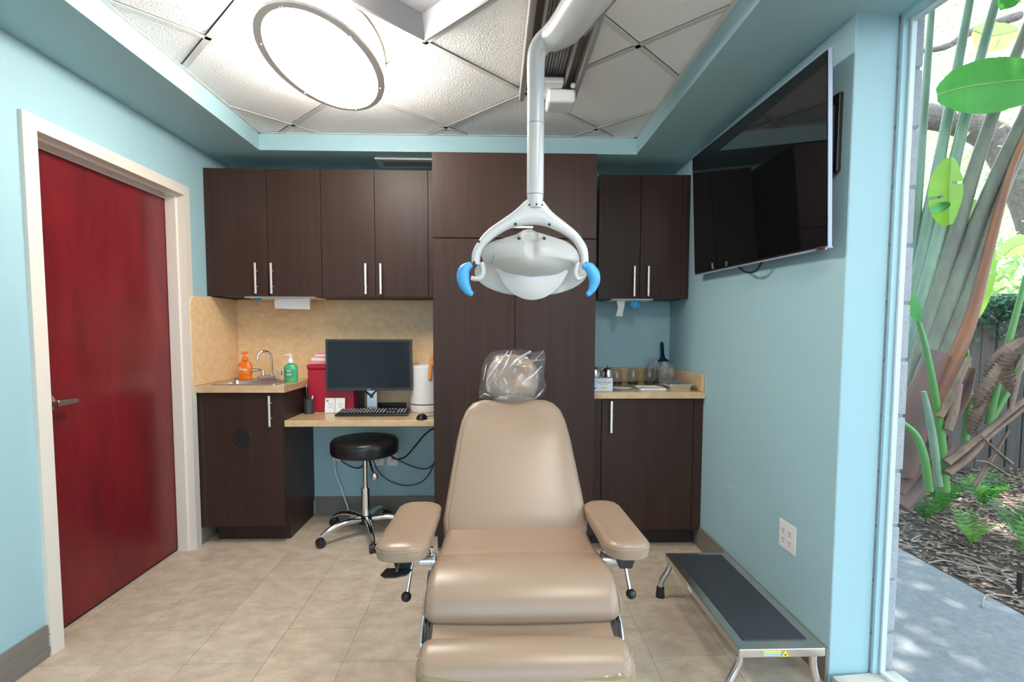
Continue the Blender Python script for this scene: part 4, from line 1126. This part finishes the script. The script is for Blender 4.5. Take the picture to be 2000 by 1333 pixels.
# backrest
bm = B()
bot = Vector((X0, 1.765, .535)); top = Vector((X0, 2.06, .985))
ud = (top - bot).normalized(); nd = Vector((0, -ud.z, ud.y)).normalized()   # towards the sitter
if nd.y > 0: nd = -nd
L = (top - bot).length
ws = [(0, .236, .03), (.03, .252, .045), (.12, .258, .05), (.3, .246, .052), (.5, .232, .053), (.68, .219, .054), (.82, .204, .053), (.90, .188, .050), (.955, .163, .044), (.985, .133, .033), (1.0, .105, .016)]
rings = []
for k in range(61):
    f = (k / 60) ** .75 if k < 60 else 1
    f = 1 - (1 - k / 60) ** 1.6
    for a, b_ in zip(ws[:-1], ws[1:]):
        if a[0] <= f <= b_[0]:
            u = (f - a[0]) / (b_[0] - a[0]); wv = a[1] + (b_[1] - a[1]) * u; tv = a[2] + (b_[2] - a[2]) * u; break
    c = bot + ud * (L * f)
    ring = superring(c, Vector((1, 0, 0)), nd, wv, tv, 3.4, 56)
    for p in ring:
        x = (p.x - X0)
        # side bolsters and a dip between the shoulders
        front = (p - c).dot(nd)
        if front > 0:
            p += nd * (.016 * min(1, (x / max(wv, .01)) ** 2) * (f ** 2) - .010 * (1 - min(1, (x / max(wv, .01)) ** 2)) * math.exp(-((f - .86) / .1) ** 2))
        dip = .022 * math.exp(-(x / .075) ** 2) * max(0, (f - .8) / .2)
        p -= ud * dip
    rings.append(ring)
loft(bm, rings); br = obj('backrest', bm, VINYL, t)
bm = B()
pts = []
for f in [i / 20 for i in range(1, 20)]:
    for a, b_ in zip(ws[:-1], ws[1:]):
        if a[0] <= f <= b_[0]: u = (f - a[0]) / (b_[0] - a[0]); wv = a[1] + (b_[1] - a[1]) * u; tv = a[2] + (b_[2] - a[2]) * u; break
    q = bot + ud * (L * f) + Vector((-(wv * .945), 0, 0)) + nd * (tv * .80 + .016 * f * f * .8)
    pts.append(q)
tube(bm, pts, .0015, 6); obj('edge_seam', bm, SEAMV, br)
# headrest and its bag
bm = B()
hc_ = Vector((X0 + .0, 2.13, 1.075))
hu = Vector((.10, .28, .95)).normalized(); hn = Vector((0, -.96, .28)).normalized(); hx_ = hu.cross(hn).normalized()
if hx_.x < 0: hx_ = -hx_
rings = []
for k in range(25):
    a = -1 + 2 * k / 24
    s = max(.02, (1 - abs(a) ** 2.6)) ** (1 / 2.6)
    wv = .108 * s * (1.0 - .06 * a); tv = .052 * max(.15, s)
    c = hc_ + hu * (a * .098)
    ring = superring(c, hx_, hn, wv, tv, 2.7, 40)
    for p in ring:
        x = (p - c).dot(hx_)
        if (p - c).dot(hn) > 0: p -= hn * (.034 * math.exp(-(x / .055) ** 2) * math.exp(-((a - .1) / .55) ** 2))
    rings.append(ring)
loft(bm, rings); hr = obj('headrest', bm, VINYL, t)
bm = B(); rings = []
for k in range(13):
    a = -1 + 2 * k / 12; s = max(.03, 1 - a * a) ** .5
    rings.append(superring(Vector((X0 + .01, 2.10, .985)) + Vector((0, 0, 1)) * (a * .035), Vector((1, 0, 0)), Vector((0, 1, 0)), .088 * s + .003, .05 * s + .003, 2.2, 32))
loft(bm, rings); obj('headrest_cradle', bm, mat('cradle_grey', (.16, .145, .125), .4), hr, label='grey headrest cradle')
# bag: a crumpled sleeve with the silhouette's corners
sil = [(936, 778), (935, 762), (940, 735), (940, 722), (945, 708), (953, 694), (968, 686), (990, 684), (1010, 682), (1030, 685), (1045, 686.5), (1063, 685), (1065, 700), (1064, 718), (1063, 735), (1067, 755), (1062, 773), (1048, 783), (1030, 793), (1000, 795), (975, 788), (952, 781)]
bc = at(1002, 740, 2.115)
spd = sorted((math.atan2((p - bc).z, (p - bc).x), math.hypot((p - bc).x, (p - bc).z)) for p in [at(*q, 2.115) for q in resamp(sil + sil[:1], 5)[:-1]])
def sil_r(a):
    for (a0, r0), (a1, r1) in zip(spd, spd[1:] + [(spd[0][0] + 2 * math.pi, spd[0][1])]):
        if a0 <= a <= a1: return r0 + (r1 - r0) * (a - a0) / max(1e-6, a1 - a0)
    return spd[0][1]
bm = B()
bmesh.ops.create_icosphere(bm, subdivisions=5, radius=1)
random.seed(6)
for v in bm.verts:
    n = v.co.normalized()
    s = math.sqrt(max(0, 1 - n.y * n.y))
    a = math.atan2(n.z, n.x)
    rr_ = sil_r(a) * s ** .62
    # ridged creases running from the gathered lower edge up to the corners
    u, w_ = n.x * .8 + n.z * .6, -n.x * .6 + n.z * .8
    rid = 0
    for fr, am in ((1.7, .022), (4, .013), (9, .007), (18, .003)):
        rid += am * (1 - 2.2 * abs(noise.noise(Vector((w_ * fr * .55, u * fr, n.y * fr * .5 + fr)))))
    y = n.y * .078
    v.co = bc + Vector((rr_ * math.cos(a), y + (math.copysign(1, n.y) * rid * (1 - s ** 6)), rr_ * math.sin(a)))
bag = tag(obj('headrest_bag', bm, BAG, None, smooth=25), 'crumpled clear plastic bag pulled over the chair headrest', 'plastic cover')
GLINT = clear_mat('glint_film', (.95, .95, .95), .22, .10, bump=(60, .5, .006), facing=1.0, diff=((.88, .87, .86), .45))  # whitish film, bright highlights of the folds put into its colour
def bagp(p):
    q = at(p[0], p[1], 2.115); dx, dz = q.x - bc.x, q.z - bc.z
    s_ = min(1.0, (math.hypot(dx, dz) / sil_r(math.atan2(dz, dx))) ** (1 / .62))
    Y = 2.115 - .078 * math.sqrt(1 - s_ * s_) * 1.0 - .012 * (1 - s_ ** 6)
    return at(p[0], p[1], Y)
for pts, wd_ in (([(992, 687), (972, 712), (953, 738), (951, 752)], [.003, .007, .004, .001]), ([(999, 687), (988, 712), (975, 733)], [.002, .004, .001]), ([(1036, 687), (1010, 703), (994, 719)], [.005, .007, .001]),
                  ([(950, 712), (947, 728), (944, 743)], [.002, .003, .001]), ([(1062, 686), (1047, 703), (1064, 703)], [.001, .002, .001]), ([(1058, 716), (1040, 735), (1026, 744)], [.002, .006, .002]),
                  ([(951, 752), (965, 742)], [.002, .001]), ([(979, 766), (992, 753), (989, 765), (1003, 753)], [.001, .002, .002, .001]), ([(1008, 767), (1003, 757)], [.003, .002]), ([(1027, 780), (1040, 778)], [.002, .002]),
                  ([(1062, 761), (1052, 772), (1044, 780)], [.001, .005, .002]), ([(985, 740), (988, 748), (991, 752)], [.003, .005, .002]), ([(982, 754), (978, 760)], [.004, .002]), ([(1017, 752), (1024, 748), (1027, 755)], [.002, .003, .001]),
                  ([(936, 778), (946, 770), (957, 774)], [.001, .004, .001]), ([(1031, 708), (1050, 704)], [.001, .002]), ([(966, 745), (970, 754)], [.003, .001])):
    bm = B(); tube(bm, [bagp(p) for p in pts], wd_, 8, 4, flat=.9); obj('crease_glint', bm, GLINT, bag)  # strips laid where the bag's folds catch highlights
# legrest with flap and clear cover
legp = [(1.275, .45), (1.272, .49), (1.262, .508), (1.245, .519), (1.22, .524), (1.195, .518), (1.172, .503), (1.158, .478), (1.155, .44), (1.165, .33), (1.18, .20), (1.20, .17), (1.225, .175), (1.245, .25)]
legp = [(y, z - .024) for y, z in legp]
bm = cushion(legp, .263, .03); obj('legrest', bm, VINYL, t)
bm = B()
rings = []
for k in range(13):
    x = -.232 + .464 * k / 12
    sag = .010 * (1 - (x / .232) ** 2)
    rings.append([Vector((X0 + x, y, z - sg_ * sag)) for y, z, sg_ in ((1.318, .499, 0), (1.30, .496, .6), (1.28, .490, 1), (1.258, .487, .4), (1.258, .483, .4), (1.28, .486, 1), (1.30, .492, .6), (1.318, .495, 0))])
loft(bm, rings); obj('legrest_flap', bm, VINYL, t)
# cover: shell outside the legrest, lower part
P = smooth_path([(0, y, z) for y, z in [(1.178, .4895), (1.166, .473), (1.151, .452), (1.148, .416), (1.158, .31), (1.173, .18)]], 5)
bm = B(); rings = []
for k in range(25):
    x = -.2645 + .529 * k / 24
    r_ = max(0, abs(x) - .235) / .0295
    back = .030 * (1 - math.sqrt(max(0, 1 - min(1, r_) ** 2)))
    dip = -.012 * (1 - (x / .2665) ** 2)
    rings.append([Vector((X0 + x, p.y + back - .003, p.z + (dip - .006) * (1 - i / (len(P) - 1)))) for i, p in enumerate(P)])
loft(bm, rings, cap=False, close=False); cv = obj('foot_cover', bm, COVER, t, label='yellowed clear vinyl foot cover')
for row in (0, 3):
    bm = B(); tube(bm, [r_[row] + Vector((0, -.0012, 0)) for r_ in rings], .0016, 6); obj('hem_seam', bm, SEAMV, cv)
# arms
for s, xc in ((-1, -.266), (1, .387)):
    bm = B()
    zt = .660; aw = .150 if s < 0 else .130
    ol = [(xc + a, 1.628 + b_) for a, b_ in rrect(aw, .46, .055, 8)]
    def ring(ins, z): return [Vector((xc + (x - xc) * (1 - ins / .064), 1.628 + (y - 1.628) * (1 - ins / .225), z + (.010 if y < 1.628 else -.010) * abs(y - 1.628) / .225)) for x, y in ol]
    loft(bm, [ring(.012, zt - .052), ring(.002, zt - .046), ring(0, zt - .03), ring(.0005, zt - .018), ring(.004, zt - .009), ring(.012, zt - .003), ring(.025, zt), ring(.045, zt + .002)])
    ar = obj('armrest', bm, VINYL, t)
    for zz_ in (zt - .019, zt - .0125):
        bm = B(); rg = ring(-.0004 if zz_ < zt - .015 else .002, zz_); tube(bm, rg + rg[:1], .0013, 6, cap=False); obj('piping', bm, SEAMV, ar)
    # bracket, hub, lever
    hx = X0 + s * .252
    bm = B(); prism(bm, [(xc - .03, 1.455, zt - .053 + .0), (xc + .03, 1.455, zt - .053), (xc + .018, 1.455, zt - .088), (xc - .018, 1.455, zt - .088)], (0, .16, 0), .003); obj('arm_bracket', bm, CHB, ar)
    bm = B(); lathe(bm, [(.0, 0), (.022, 0), (.022, .008), (.018, .010), (.018, .046), (.016, .050), (0, .050)], (hx + s * .002, 1.53, .570), 24, M=Matrix.Rotation(R(s * 90), 3, 'Y')); cyl(bm, (hx + s * .05, 1.53, .570), (hx + s * .078, 1.53, .570), .006, seg=10); hb = obj('pivot_hub', bm, ALU, t)
    bm = B(); p0 = Vector((hx + s * .072, 1.53, .570)); p1 = p0 + Vector((s * .012, -.03, -.085)); tube(bm, [p0, p1], [.0045, .0055], 10); lv = obj('arm_lever', bm, CHROME, hb)
    bm = B(); ball(bm, p1 + Vector((s * .003, -.004, -.010)), .0155, 18); obj('ball_knob', bm, BLACK, lv)
    bm = B(); cyl(bm, (hx + s * .018, 1.55, .40 if s < 0 else .55), (hx + s * .018, 1.55, zt - .056), .008, seg=12); obj('arm_post', bm, CHROME, t)
    # side frame
    bm = B(); 
    pl = [(1.60, .53), (1.60, .44), (1.36, .40), (1.29, .36), (1.285, .46), (1.30, .50), (1.33, .505), (1.36, .45), (1.50, .545)]
    prism(bm, [(X0 + s * .2525, y, z) for y, z in pl], (s * .008, 0, 0), .002); obj('side_plate', bm, CHB, t)
    bm = B(); tube(bm, [(X0 + s * .268, 1.50, .55), (X0 + s * .268, 1.40, .50), (X0 + s * .268, 1.315, .44), (X0 + s * .268, 1.295, .30)], .006, 8, 4); obj('side_rod', bm, CHROME, t)
bm = B(); pp = at(775, 1122, 1.43)
prism(bm, [pp + Vector((a, b_, 0)) for a, b_ in ((-.045, -.01), (-.035, .03), (.03, .03), (.04, .02), (.03, -.012), (.0, -.026), (-.03, -.026))], (0, 0, .004), .0012); pd_ = obj('arm_paddle', bm, CHB, t, label='black paddle under the left arm')
bm = B(); tube(bm, [pp + Vector((0, .0, .005)), pp + Vector((.006, .03, .035))], .004, 8); obj('paddle_rod', bm, CHROME, pd_)
# base
bm = B(); box(bm, X0 - .12, X0 + .12, 1.45, 1.85, .028, .43, .02, 3); obj('pedestal', bm, OFFW, t)
bm = B(); box(bm, X0 - .21, X0 + .21, 1.35, 2.0, .0008, .0275, .01, 2); obj('base_plate', bm, OFFW, t)
bm = B(); box(bm, X0 - .20, X0 + .20, 1.42, 1.85, .4305, .455, .004, 1); box(bm, X0 - .05, X0 + .05, 1.86, 1.90, .45, .60); obj('seat_pan', bm, CHB, t)

# ------------------------------------------------------------------ outside
bm = B(); box(bm, -30, 30, -25, 40, -.30, -.12); g = struct('ground', bm, MULCH)
bm = B(); box(bm, 1.36, 2.44, -6, 6.5, -.115, -.03, .006, 2); struct('path', bm, CONC)
bm = B(); prism(bm, [(2.445, -6, -.1195), (12, -6, -.1195), (12, 5, -.1195), (2.445, 5, -.1195)], (0, 0, .08)); struct('planting_bed_ground', bm, MULCH)
# block pier outside, each course a block
pier = thing('wall_pier', 'rough grey concrete block pier outside the window edge', 'wall', (1.44, 2.0, 0)); pier['kind'] = 'structure'; del pier['category']
random.seed(5)
for k in range(13):
    z = -.028 + k * .2
    for r_ in range(2):
        y0 = 1.765 + r_ * .40 - (.2 if k % 2 and r_ else 0)
        y1 = 1.765 + (r_ + 1) * .40 - (.2 if k % 2 and r_ == 0 else 0)
        bm = B(); box(bm, 1.3575, 1.462 + random.uniform(-.003, .003), y0 + .002, y1 - .002, z + .004, z + .194, .006, 2)
        obj('block', bm, BLOCK, pier)
bm = B(); box(bm, 1.357, 1.454, 1.77, 2.35, -.1, 2.59); obj('mortar', bm, mat('mortar_grey', (.24, .24, .25), .9), pier)

def leaf_cloud(name, n, gen, size, m, parent, seed):
    random.seed(seed)
    vs, fs = [], []
    for _ in range(n):
        c = gen()
        if c is None: continue
        a = Vector((random.gauss(0, 1), random.gauss(0, 1), random.gauss(0, .6))).normalized()
        b_ = a.cross(Vector((random.gauss(0, 1), random.gauss(0, 1), random.gauss(0, 1)))).normalized()
        s = size * random.uniform(.6, 1.4)
        k = len(vs)
        vs += [c + a * s, c + b_ * s * .45, c - a * s, c - b_ * s * .45]
        fs.append((k, k + 1, k + 2, k + 3))
    me = bpy.data.meshes.new(name); me.from_pydata([v - ORG[parent.name] for v in vs], [], fs); me.materials.append(m)
    o = bpy.data.objects.new(name, me); COL.objects.link(o); o.parent = parent; o['kind'] = 'stuff'; ORG[o.name] = ORG[parent.name]
    return o
# fence
fy_ = 4.75
fn = thing('garden_fence', 'dark weathered vertical board fence behind the plants', 'fence', (5, fy_, 0))
random.seed(8)
for k in range(60):
    x = 1.6 + k * .145
    bm = B(); box(bm, x, x + .138, fy_ + random.uniform(-.012, .012), fy_ + .03, -.12, 1.62 + random.uniform(-.02, .02), .004, 1); obj('board', bm, FENCE, fn)
for z in (.35, 1.3):
    bm = B(); box(bm, 1.6, 10.3, fy_ + .032, fy_ + .075, z, z + .09); obj('rail', bm, FENCE, fn)

def gen_ivy():
    return Vector((random.gauss(4.75, .28), fy_ - .03 - abs(random.gauss(0, .05)), 1.62 - abs(random.gauss(0, .20))))
leaf_cloud('ivy', 500, gen_ivy, .032, leaf_mat('ivy_leaf', (.05, .14, .10), (.05, .16, .08)), fn, 61)

# giant bird of paradise
pl = thing('bird_of_paradise', 'tall fan of pale green banana-like stalks beside the window', 'plant', (2.95, 3.5, -.04))
Yp = 3.45
def stalk(pts, r, m, Y=Yp, name='stalk', flat=.8, seg=12, dy=None):
    bm = B(); n = len(pts)
    P_ = [at(p[0], p[1], Y + (dy * i / (n - 1) if dy else 0)) for i, p in enumerate(pts)]
    tube(bm, P_, [q * Y / 1000 for q in r], seg, 5, flat)
    return obj(name, bm, m, pl)
stalk([(1752, 800), (1768, 600), (1786, 430), (1802, 250), (1815, 80), (1826, -60), (1840, -240)], [14, 15, 12, 8, 6.5, 5, 4], STEMG, Yp + .08)
stalk([(1756, 830), (1775, 640), (1808, 460), (1843, 270), (1874, 110), (1898, -20), (1935, -220)], [15, 17, 14, 10, 8.5, 7, 5], STEMG, Yp + .04)
stalk([(1758, 850), (1785, 660), (1828, 480), (1868, 300), (1905, 150), (1946, 0), (2000, -180)], [15, 18, 15, 11, 9, 8, 5], STEMG, Yp)
stalk([(1760, 870), (1797, 690), (1855, 490), (1905, 325), (1952, 190), (2003, 60), (2080, -140)], [16, 20, 17, 13, 11, 9, 6], STEMO, Yp - .04)
stalk([(1762, 880), (1812, 710), (1882, 510), (1935, 370), (1990, 250), (2060, 110), (2150, -60)], [17, 21, 18, 14, 12, 10, 7], STEMO, Yp - .08)
stalk([(1764, 890), (1826, 730), (1900, 540), (1950, 400), (2005, 270), (2080, 110), (2180, -60)], [17, 20, 16, 11, 9, 8, 6], STEMO, Yp - .12)
stalk([(1768, 900), (1838, 745), (1886, 640), (1925, 510), (1960, 380), (1992, 290), (2060, 150)], [17, 21, 17, 11, 8, 6, 5], STEMR, Yp - .17)
for k, (p, r) in enumerate((([(1745, 930), (1790, 850), (1850, 760)], [26, 26, 16]), ([(1748, 960), (1800, 880), (1870, 790), (1900, 720)], [26, 26, 18, 8]), ([(1750, 985), (1800, 930), (1850, 870)], [30, 28, 16]), ([(1760, 930), (1790, 800), (1835, 690)], [30, 32, 22]))):
    stalk(p, r, SHEATH, Yp - .12 - .02 * k, 'sheath', .6)
stalk([(1846, 960), (1838, 860), (1826, 770), (1806, 670), (1776, 570)], [9, 8.5, 7, 5, 3], STEMY, Yp - .42, 'young_stalk', 1)
stalk([(1834, 950), (1824, 870), (1814, 810), (1804, 765)], [7, 7.5, 6.5, 4.5], STEMG, Yp - .44, 'cut_stalk', 1)
stalk([(1815, 960), (1806, 900), (1788, 850), (1752, 818)], [7, 8, 7, 5], STEMY, Yp - .46, 'bent_stalk', 1)
stalk([(1885, 860), (1892, 790), (1891, 720), (1878, 630)], [7, 6.5, 5, 4], STEMY, Yp - .1, 'young_stalk', 1)
stalk([(1930, 830), (1948, 750), (1975, 650), (2004, 540)], [7, 7, 6, 5], STEMY, Yp - .3, 'young_stalk', 1)
stalk([(1930, 830), (1970, 760), (2010, 690), (2050, 640)], [7, 7, 6, 5], STEMY, Yp - .3, 'young_stalk', 1)
for k, (p, r) in enumerate((([(1835, 815), (1860, 770), (1893, 698)], [8, 8, 6]), ([(1852, 840), (1864, 800), (1874, 750)], [9, 9, 7]), ([(1848, 905), (1900, 865), (1960, 815), (2010, 775)], [10, 8, 7, 6]), ([(1850, 925), (1890, 895), (1935, 850), (2010, 790)], [10, 9, 6, 5]),
        ([(1900, 950), (1930, 905), (1965, 850)], [4, 4, 3]), ([(1905, 955), (1940, 895), (1970, 842)], [3, 3, 2]), ([(1975, 906), (1945, 880), (1915, 850)], [5, 3, 2]), ([(1970, 930), (1930, 905), (1905, 900)], [4, 3, 2]), ([(1975, 800), (1985, 760), (1998, 700)], [4, 4, 3]))):
    stalk(p, r, DEAD, Yp - .45 - .01 * k, 'dry_stalk', .7, 8)
# leaves: midrib in (px, py, Y), half width
def leaf(pts, width, m, name='leaf', fold=.18, droop=.0, nU=26, nV=5, splits=(), seed=0, parent=pl, side=None, wobble=.0022):
    random.seed(seed)
    P_ = smooth_path([at(*p) for p in pts], 60 // (len(pts) - 1))
    n = len(P_)
    bm = B(); rows = []
    for i, p in enumerate(P_):
        u = i / (n - 1)
        t_ = (P_[min(i + 1, n - 1)] - P_[max(i - 1, 0)]).normalized()
        sd = Vector(side) if side else Vector((t_.z, 0, -t_.x))
        sd = (sd - t_ * sd.dot(t_)).normalized(); nn = t_.cross(sd).normalized()
        wv = width * (math.sin(math.pi * min(1, (u * .93 + .03))) ** .62) * (1 + .05 * noise.noise(Vector((u * 14, seed, 0))))
        row = []
        for j in range(-nV, nV + 1):
            v = j / nV
            row.append(bm.verts.new(p + sd * (v * wv) + nn * (fold * abs(v) * wv + wobble * math.sin((u + .10 * abs(v)) * 150)) + Vector((0, 0, -droop * v * v * wv))))
        rows.append(row)
    for i in range(n - 1):
        for j in range(2 * nV):
            if i // 2 in splits and ((j < nV - 1) if (i // 2) % 2 else (j > nV)): continue
            bm.faces.new((rows[i][j], rows[i][j + 1], rows[i + 1][j + 1], rows[i + 1][j]))
    lf = obj(name, bm, m, parent, smooth=60)
    if name == 'leaf' and width > .06:
        bm = B(); tube(bm, [p + Vector((0, -.006, 0)) for p in P_[::3]], [.006, .003], 6); obj('midrib', bm, leaf_mat('midrib_green', (.45, .60, .30), (.6, .8, .4)), lf)
    return lf
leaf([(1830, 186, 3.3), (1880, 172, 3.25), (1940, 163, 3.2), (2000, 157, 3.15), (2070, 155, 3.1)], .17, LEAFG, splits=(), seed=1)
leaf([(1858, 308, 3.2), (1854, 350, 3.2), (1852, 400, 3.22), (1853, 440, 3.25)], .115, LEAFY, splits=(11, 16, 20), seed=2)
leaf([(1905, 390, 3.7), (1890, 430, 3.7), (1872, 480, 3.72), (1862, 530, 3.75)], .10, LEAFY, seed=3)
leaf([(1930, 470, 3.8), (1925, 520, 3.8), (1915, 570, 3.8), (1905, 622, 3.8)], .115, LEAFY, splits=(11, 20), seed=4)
leaf([(1772, 566, 3.0), (1782, 590, 3.0), (1792, 610, 3.0), (1800, 628, 3.0)], .045, LEAFG, seed=5)
leaf([(1815, 412, 3.15), (1838, 405, 3.2), (1856, 398, 3.2)], .03, LEAFG, seed=6)
leaf([(1990, 5, 3.3), (1975, -10, 3.3), (1950, -20, 3.3)], .1, LEAFG, seed=7)
leaf([(1900, 60, 5.5), (1935, 70, 5.5), (1990, 60, 5.5)], .16, leaf_mat('haze_tinted_leaf', (.30, .38, .12), (.45, .55, .18)), seed=8)  # haze put into the leaf colour as a paler tone
leaf([(1960, 500, 5.2), (1985, 480, 5.2), (2030, 470, 5.2)], .10, leaf_mat('haze_tinted_leaf', (.30, .38, .12), (.45, .55, .18)), seed=9)
for k, pts in enumerate(([(1968, 690, 3.05), (1945, 740, 3.0), (1918, 780, 3.0), (1903, 795, 3.0)], [(1990, 690, 3.0), (1975, 720, 3.0), (1985, 770, 3.0)], [(1935, 770, 3.02), (1915, 810, 3.0), (1895, 850, 3.0)], [(2010, 660, 3.1), (1965, 700, 3.05), (1930, 745, 3.03)])):
    leaf(pts, .045 + .012 * (k % 2), DEAD, 'dry_leaf', .6, .1, seed=20 + k, wobble=.012)

# overhanging oak: limb, canopy, unseen foliage for dappled shade
oak = thing('oak_tree', 'thick grey oak limb and leafy canopy, its unseen part shaped to dapple the path', 'tree', (5, 7, 0))
bm = B(); tube(bm, [at(1690, 250, 7.2), at(1790, 228, 7.0), at(1870, 238, 6.9), at(1940, 270, 6.8), at(1985, 330, 6.7), at(2030, 420, 6.6), at(2080, 600, 6.6), at(2095, 900, 6.6)], [.14, .16, .17, .19, .22, .25, .30, .36], 20, 6); obj('limb', bm, BARK, oak)
bm = B(); tube(bm, [at(1990, 340, 6.7), at(2020, 200, 6.4), at(2060, 40, 6.0), at(2080, -150, 5.5)], [.15, .12, .10, .07], 14, 5); obj('limb', bm, BARK, oak)
bm = B(); tube(bm, [at(1800, 100, 6.6), at(1850, 90, 6.6), at(1900, 60, 6.6), at(1990, 30, 6.6)], [.03, .04, .05, .06], 10, 5); obj('branch', bm, BARK, oak)
clusters = []
random.seed(31)
for _ in range(260):
    y_ = random.uniform(7.6, 11.5)
    clusters.append((Vector((y_ * random.uniform(.62, 1.45), y_, random.uniform(2.3, 1.6 + .72 * y_))), random.uniform(.35, .8)))
def gen_far():
    c, r = random.choice(clusters)
    return c + Vector((random.gauss(0, r), random.gauss(0, r), random.gauss(0, r * .7)))
leaf_cloud('foliage', 26000, gen_far, .042, OAKL, oak, 4)
def gen_shade():  # foliage kept above the view, shaped to shade and dapple the path
    x, y = random.uniform(1.1, 4.6), random.uniform(.4, 7.2)
    z = 1.55 + .73 * max(y, 2.2) + random.uniform(0, 1.3)
    if noise.noise(Vector((x * 2.1, y * 2.1, 3.3))) > .20 + random.uniform(-.05, .05): return None
    return Vector((x, y, z))
leaf_cloud('foliage', 13000, gen_shade, .09, leaf_mat('shade_canopy_leaf', (.06, .16, .04), (.10, .28, .05)), oak, 9)
# low shrubs beyond the fence
for k, (x, y, h, lab_) in enumerate(((5.9, 6.0, 2.0, 'pale shrub showing above the fence at the frame edge'), (4.2, 6.2, 1.9, 'pale shrub showing above the fence behind the stalks'))):
    sh_ = thing('garden_shrub', lab_, 'shrub', (x, y, 0), 'shrubs beyond the fence')
    def gsh(x=x, y=y, h=h): return Vector((random.gauss(x, .6), random.gauss(y, .4), random.uniform(.3, h + .4)))
    leaf_cloud('foliage', 1500, gsh, .07, OAKL, sh_, 40 + k)
    bm = B(); cyl(bm, (x, y, -.12), (x, y, 1.0), .04, .02, 8); obj('stem', bm, BARK, sh_)

# ferns
def fern(label, x, y, h, nfr, seed, m=FERN):
    random.seed(seed)
    t = thing('fern', label, 'fern', (x, y, -.04), 'ferns in the mulch bed')
    for k in range(nfr):
        az = random.uniform(0, 2 * math.pi); ln = h * random.uniform(.75, 1.15); lean = random.uniform(.35, .8)
        d = Vector((math.cos(az), math.sin(az), 0)); sd = Vector((-d.y, d.x, 0))
        sp_ = [Vector((x, y, -.04)) + d * (ln * lean * u ** 1.5) + Vector((0, 0, ln * (u - .35 * u * u * lean))) for u in [i / 10 for i in range(11)]]
        bm = B()
        for i in range(10):
            a, b_ = sp_[i], sp_[i + 1]
            bm.faces.new([bm.verts.new(q) for q in (a - sd * .0025, a + sd * .0025, b_ + sd * .002, b_ - sd * .002)])
            if i >= 2:
                for s in (-1, 1):
                    w_ = ln * .20 * math.sin(math.pi * (i - 1) / 10) + .012
                    tip = a + sd * (s * w_) + (b_ - a) * .9 + Vector((0, 0, .012 * random.uniform(-1, 1)))
                    md = a + sd * (s * w_ * .5)
                    bm.faces.new([bm.verts.new(q) for q in (a - (b_ - a) * .05, md - (b_ - a) * .02, tip, md + (b_ - a) * .62, a + (b_ - a) * .42)])
        bm.faces.new([bm.verts.new(q) for q in (sp_[10] + sd * .01, sp_[10] - sd * .01, sp_[10] + (sp_[10] - sp_[9]) * 1.2)])
        obj('frond', bm, m, t, smooth=0)
    return t
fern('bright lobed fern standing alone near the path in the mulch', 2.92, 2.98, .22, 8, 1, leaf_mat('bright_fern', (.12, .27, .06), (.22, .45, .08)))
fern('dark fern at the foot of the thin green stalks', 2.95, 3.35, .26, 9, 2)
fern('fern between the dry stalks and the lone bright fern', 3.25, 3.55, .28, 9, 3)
fern('large bright fern clump at the frame edge by the stake', 2.95, 2.62, .30, 12, 4, leaf_mat('bright_fern', (.12, .27, .06), (.22, .45, .08)))  # brighter green leaf colour than the other ferns
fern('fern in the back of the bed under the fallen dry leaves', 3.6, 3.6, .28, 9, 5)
fern('deep green fern behind the large bright clump', 3.25, 3.0, .28, 10, 6)
fern('fern behind the window edge at the base of the fan', 2.70, 3.60, .30, 10, 7)
fern('second fern farther back beside the block pier', 2.60, 3.95, .30, 10, 8)
# mulch chips and twigs
random.seed(3)
vs, fs = [], []
for _ in range(9000):
    x = random.uniform(2.455, 5.2); y = random.uniform(1.6, 4.7)
    z = -.0395 + random.uniform(0, .012)
    a = random.uniform(0, math.pi); l_ = random.uniform(.01, .035); w_ = l_ * random.uniform(.25, .6); tl = random.uniform(-.5, .5)
    d = Vector((math.cos(a), math.sin(a), tl * .4)); n_ = Vector((-d.y, d.x, random.uniform(-.3, .3)))
    c = Vector((x, y, z + abs(tl) * .01)); k = len(vs)
    vs += [c + d * l_, c + n_ * w_, c - d * l_, c - n_ * w_]; fs.append((k, k + 1, k + 2, k + 3))
me = bpy.data.meshes.new('leaf_litter'); me.from_pydata(vs, [], fs); me.materials.append(CHIP)
o = bpy.data.objects.new('leaf_litter', me); COL.objects.link(o); o['kind'] = 'stuff'; tag(o, 'brown leaf litter and wood chips covering the planting bed', 'mulch')
tws = thing('fallen_twigs', 'tangle of thin grey fallen twigs on the mulch by the path', 'twigs', (2.7, 2.6, -.04))
for k in range(30):
    x, y = random.uniform(2.5, 3.0), random.uniform(2.0, 3.1); a = random.uniform(0, 2 * math.pi); l_ = random.uniform(.1, .28)
    bm = B(); tube(bm, [(x, y, -.026), (x + math.cos(a) * l_ * .5, y + math.sin(a) * l_ * .5 + .02, -.018), (x + math.cos(a + .3) * l_, y + math.sin(a + .3) * l_, -.024)], .0035, 5, 3); obj('twig', bm, TWIG, tws)
bm = B(); cyl(bm, (2.63, 2.42, -.04), (2.63, 2.42, .07), .012, seg=10); tag(obj('garden_stake', bm, BLACK), 'short black garden stake in the mulch beside the path', 'stake')
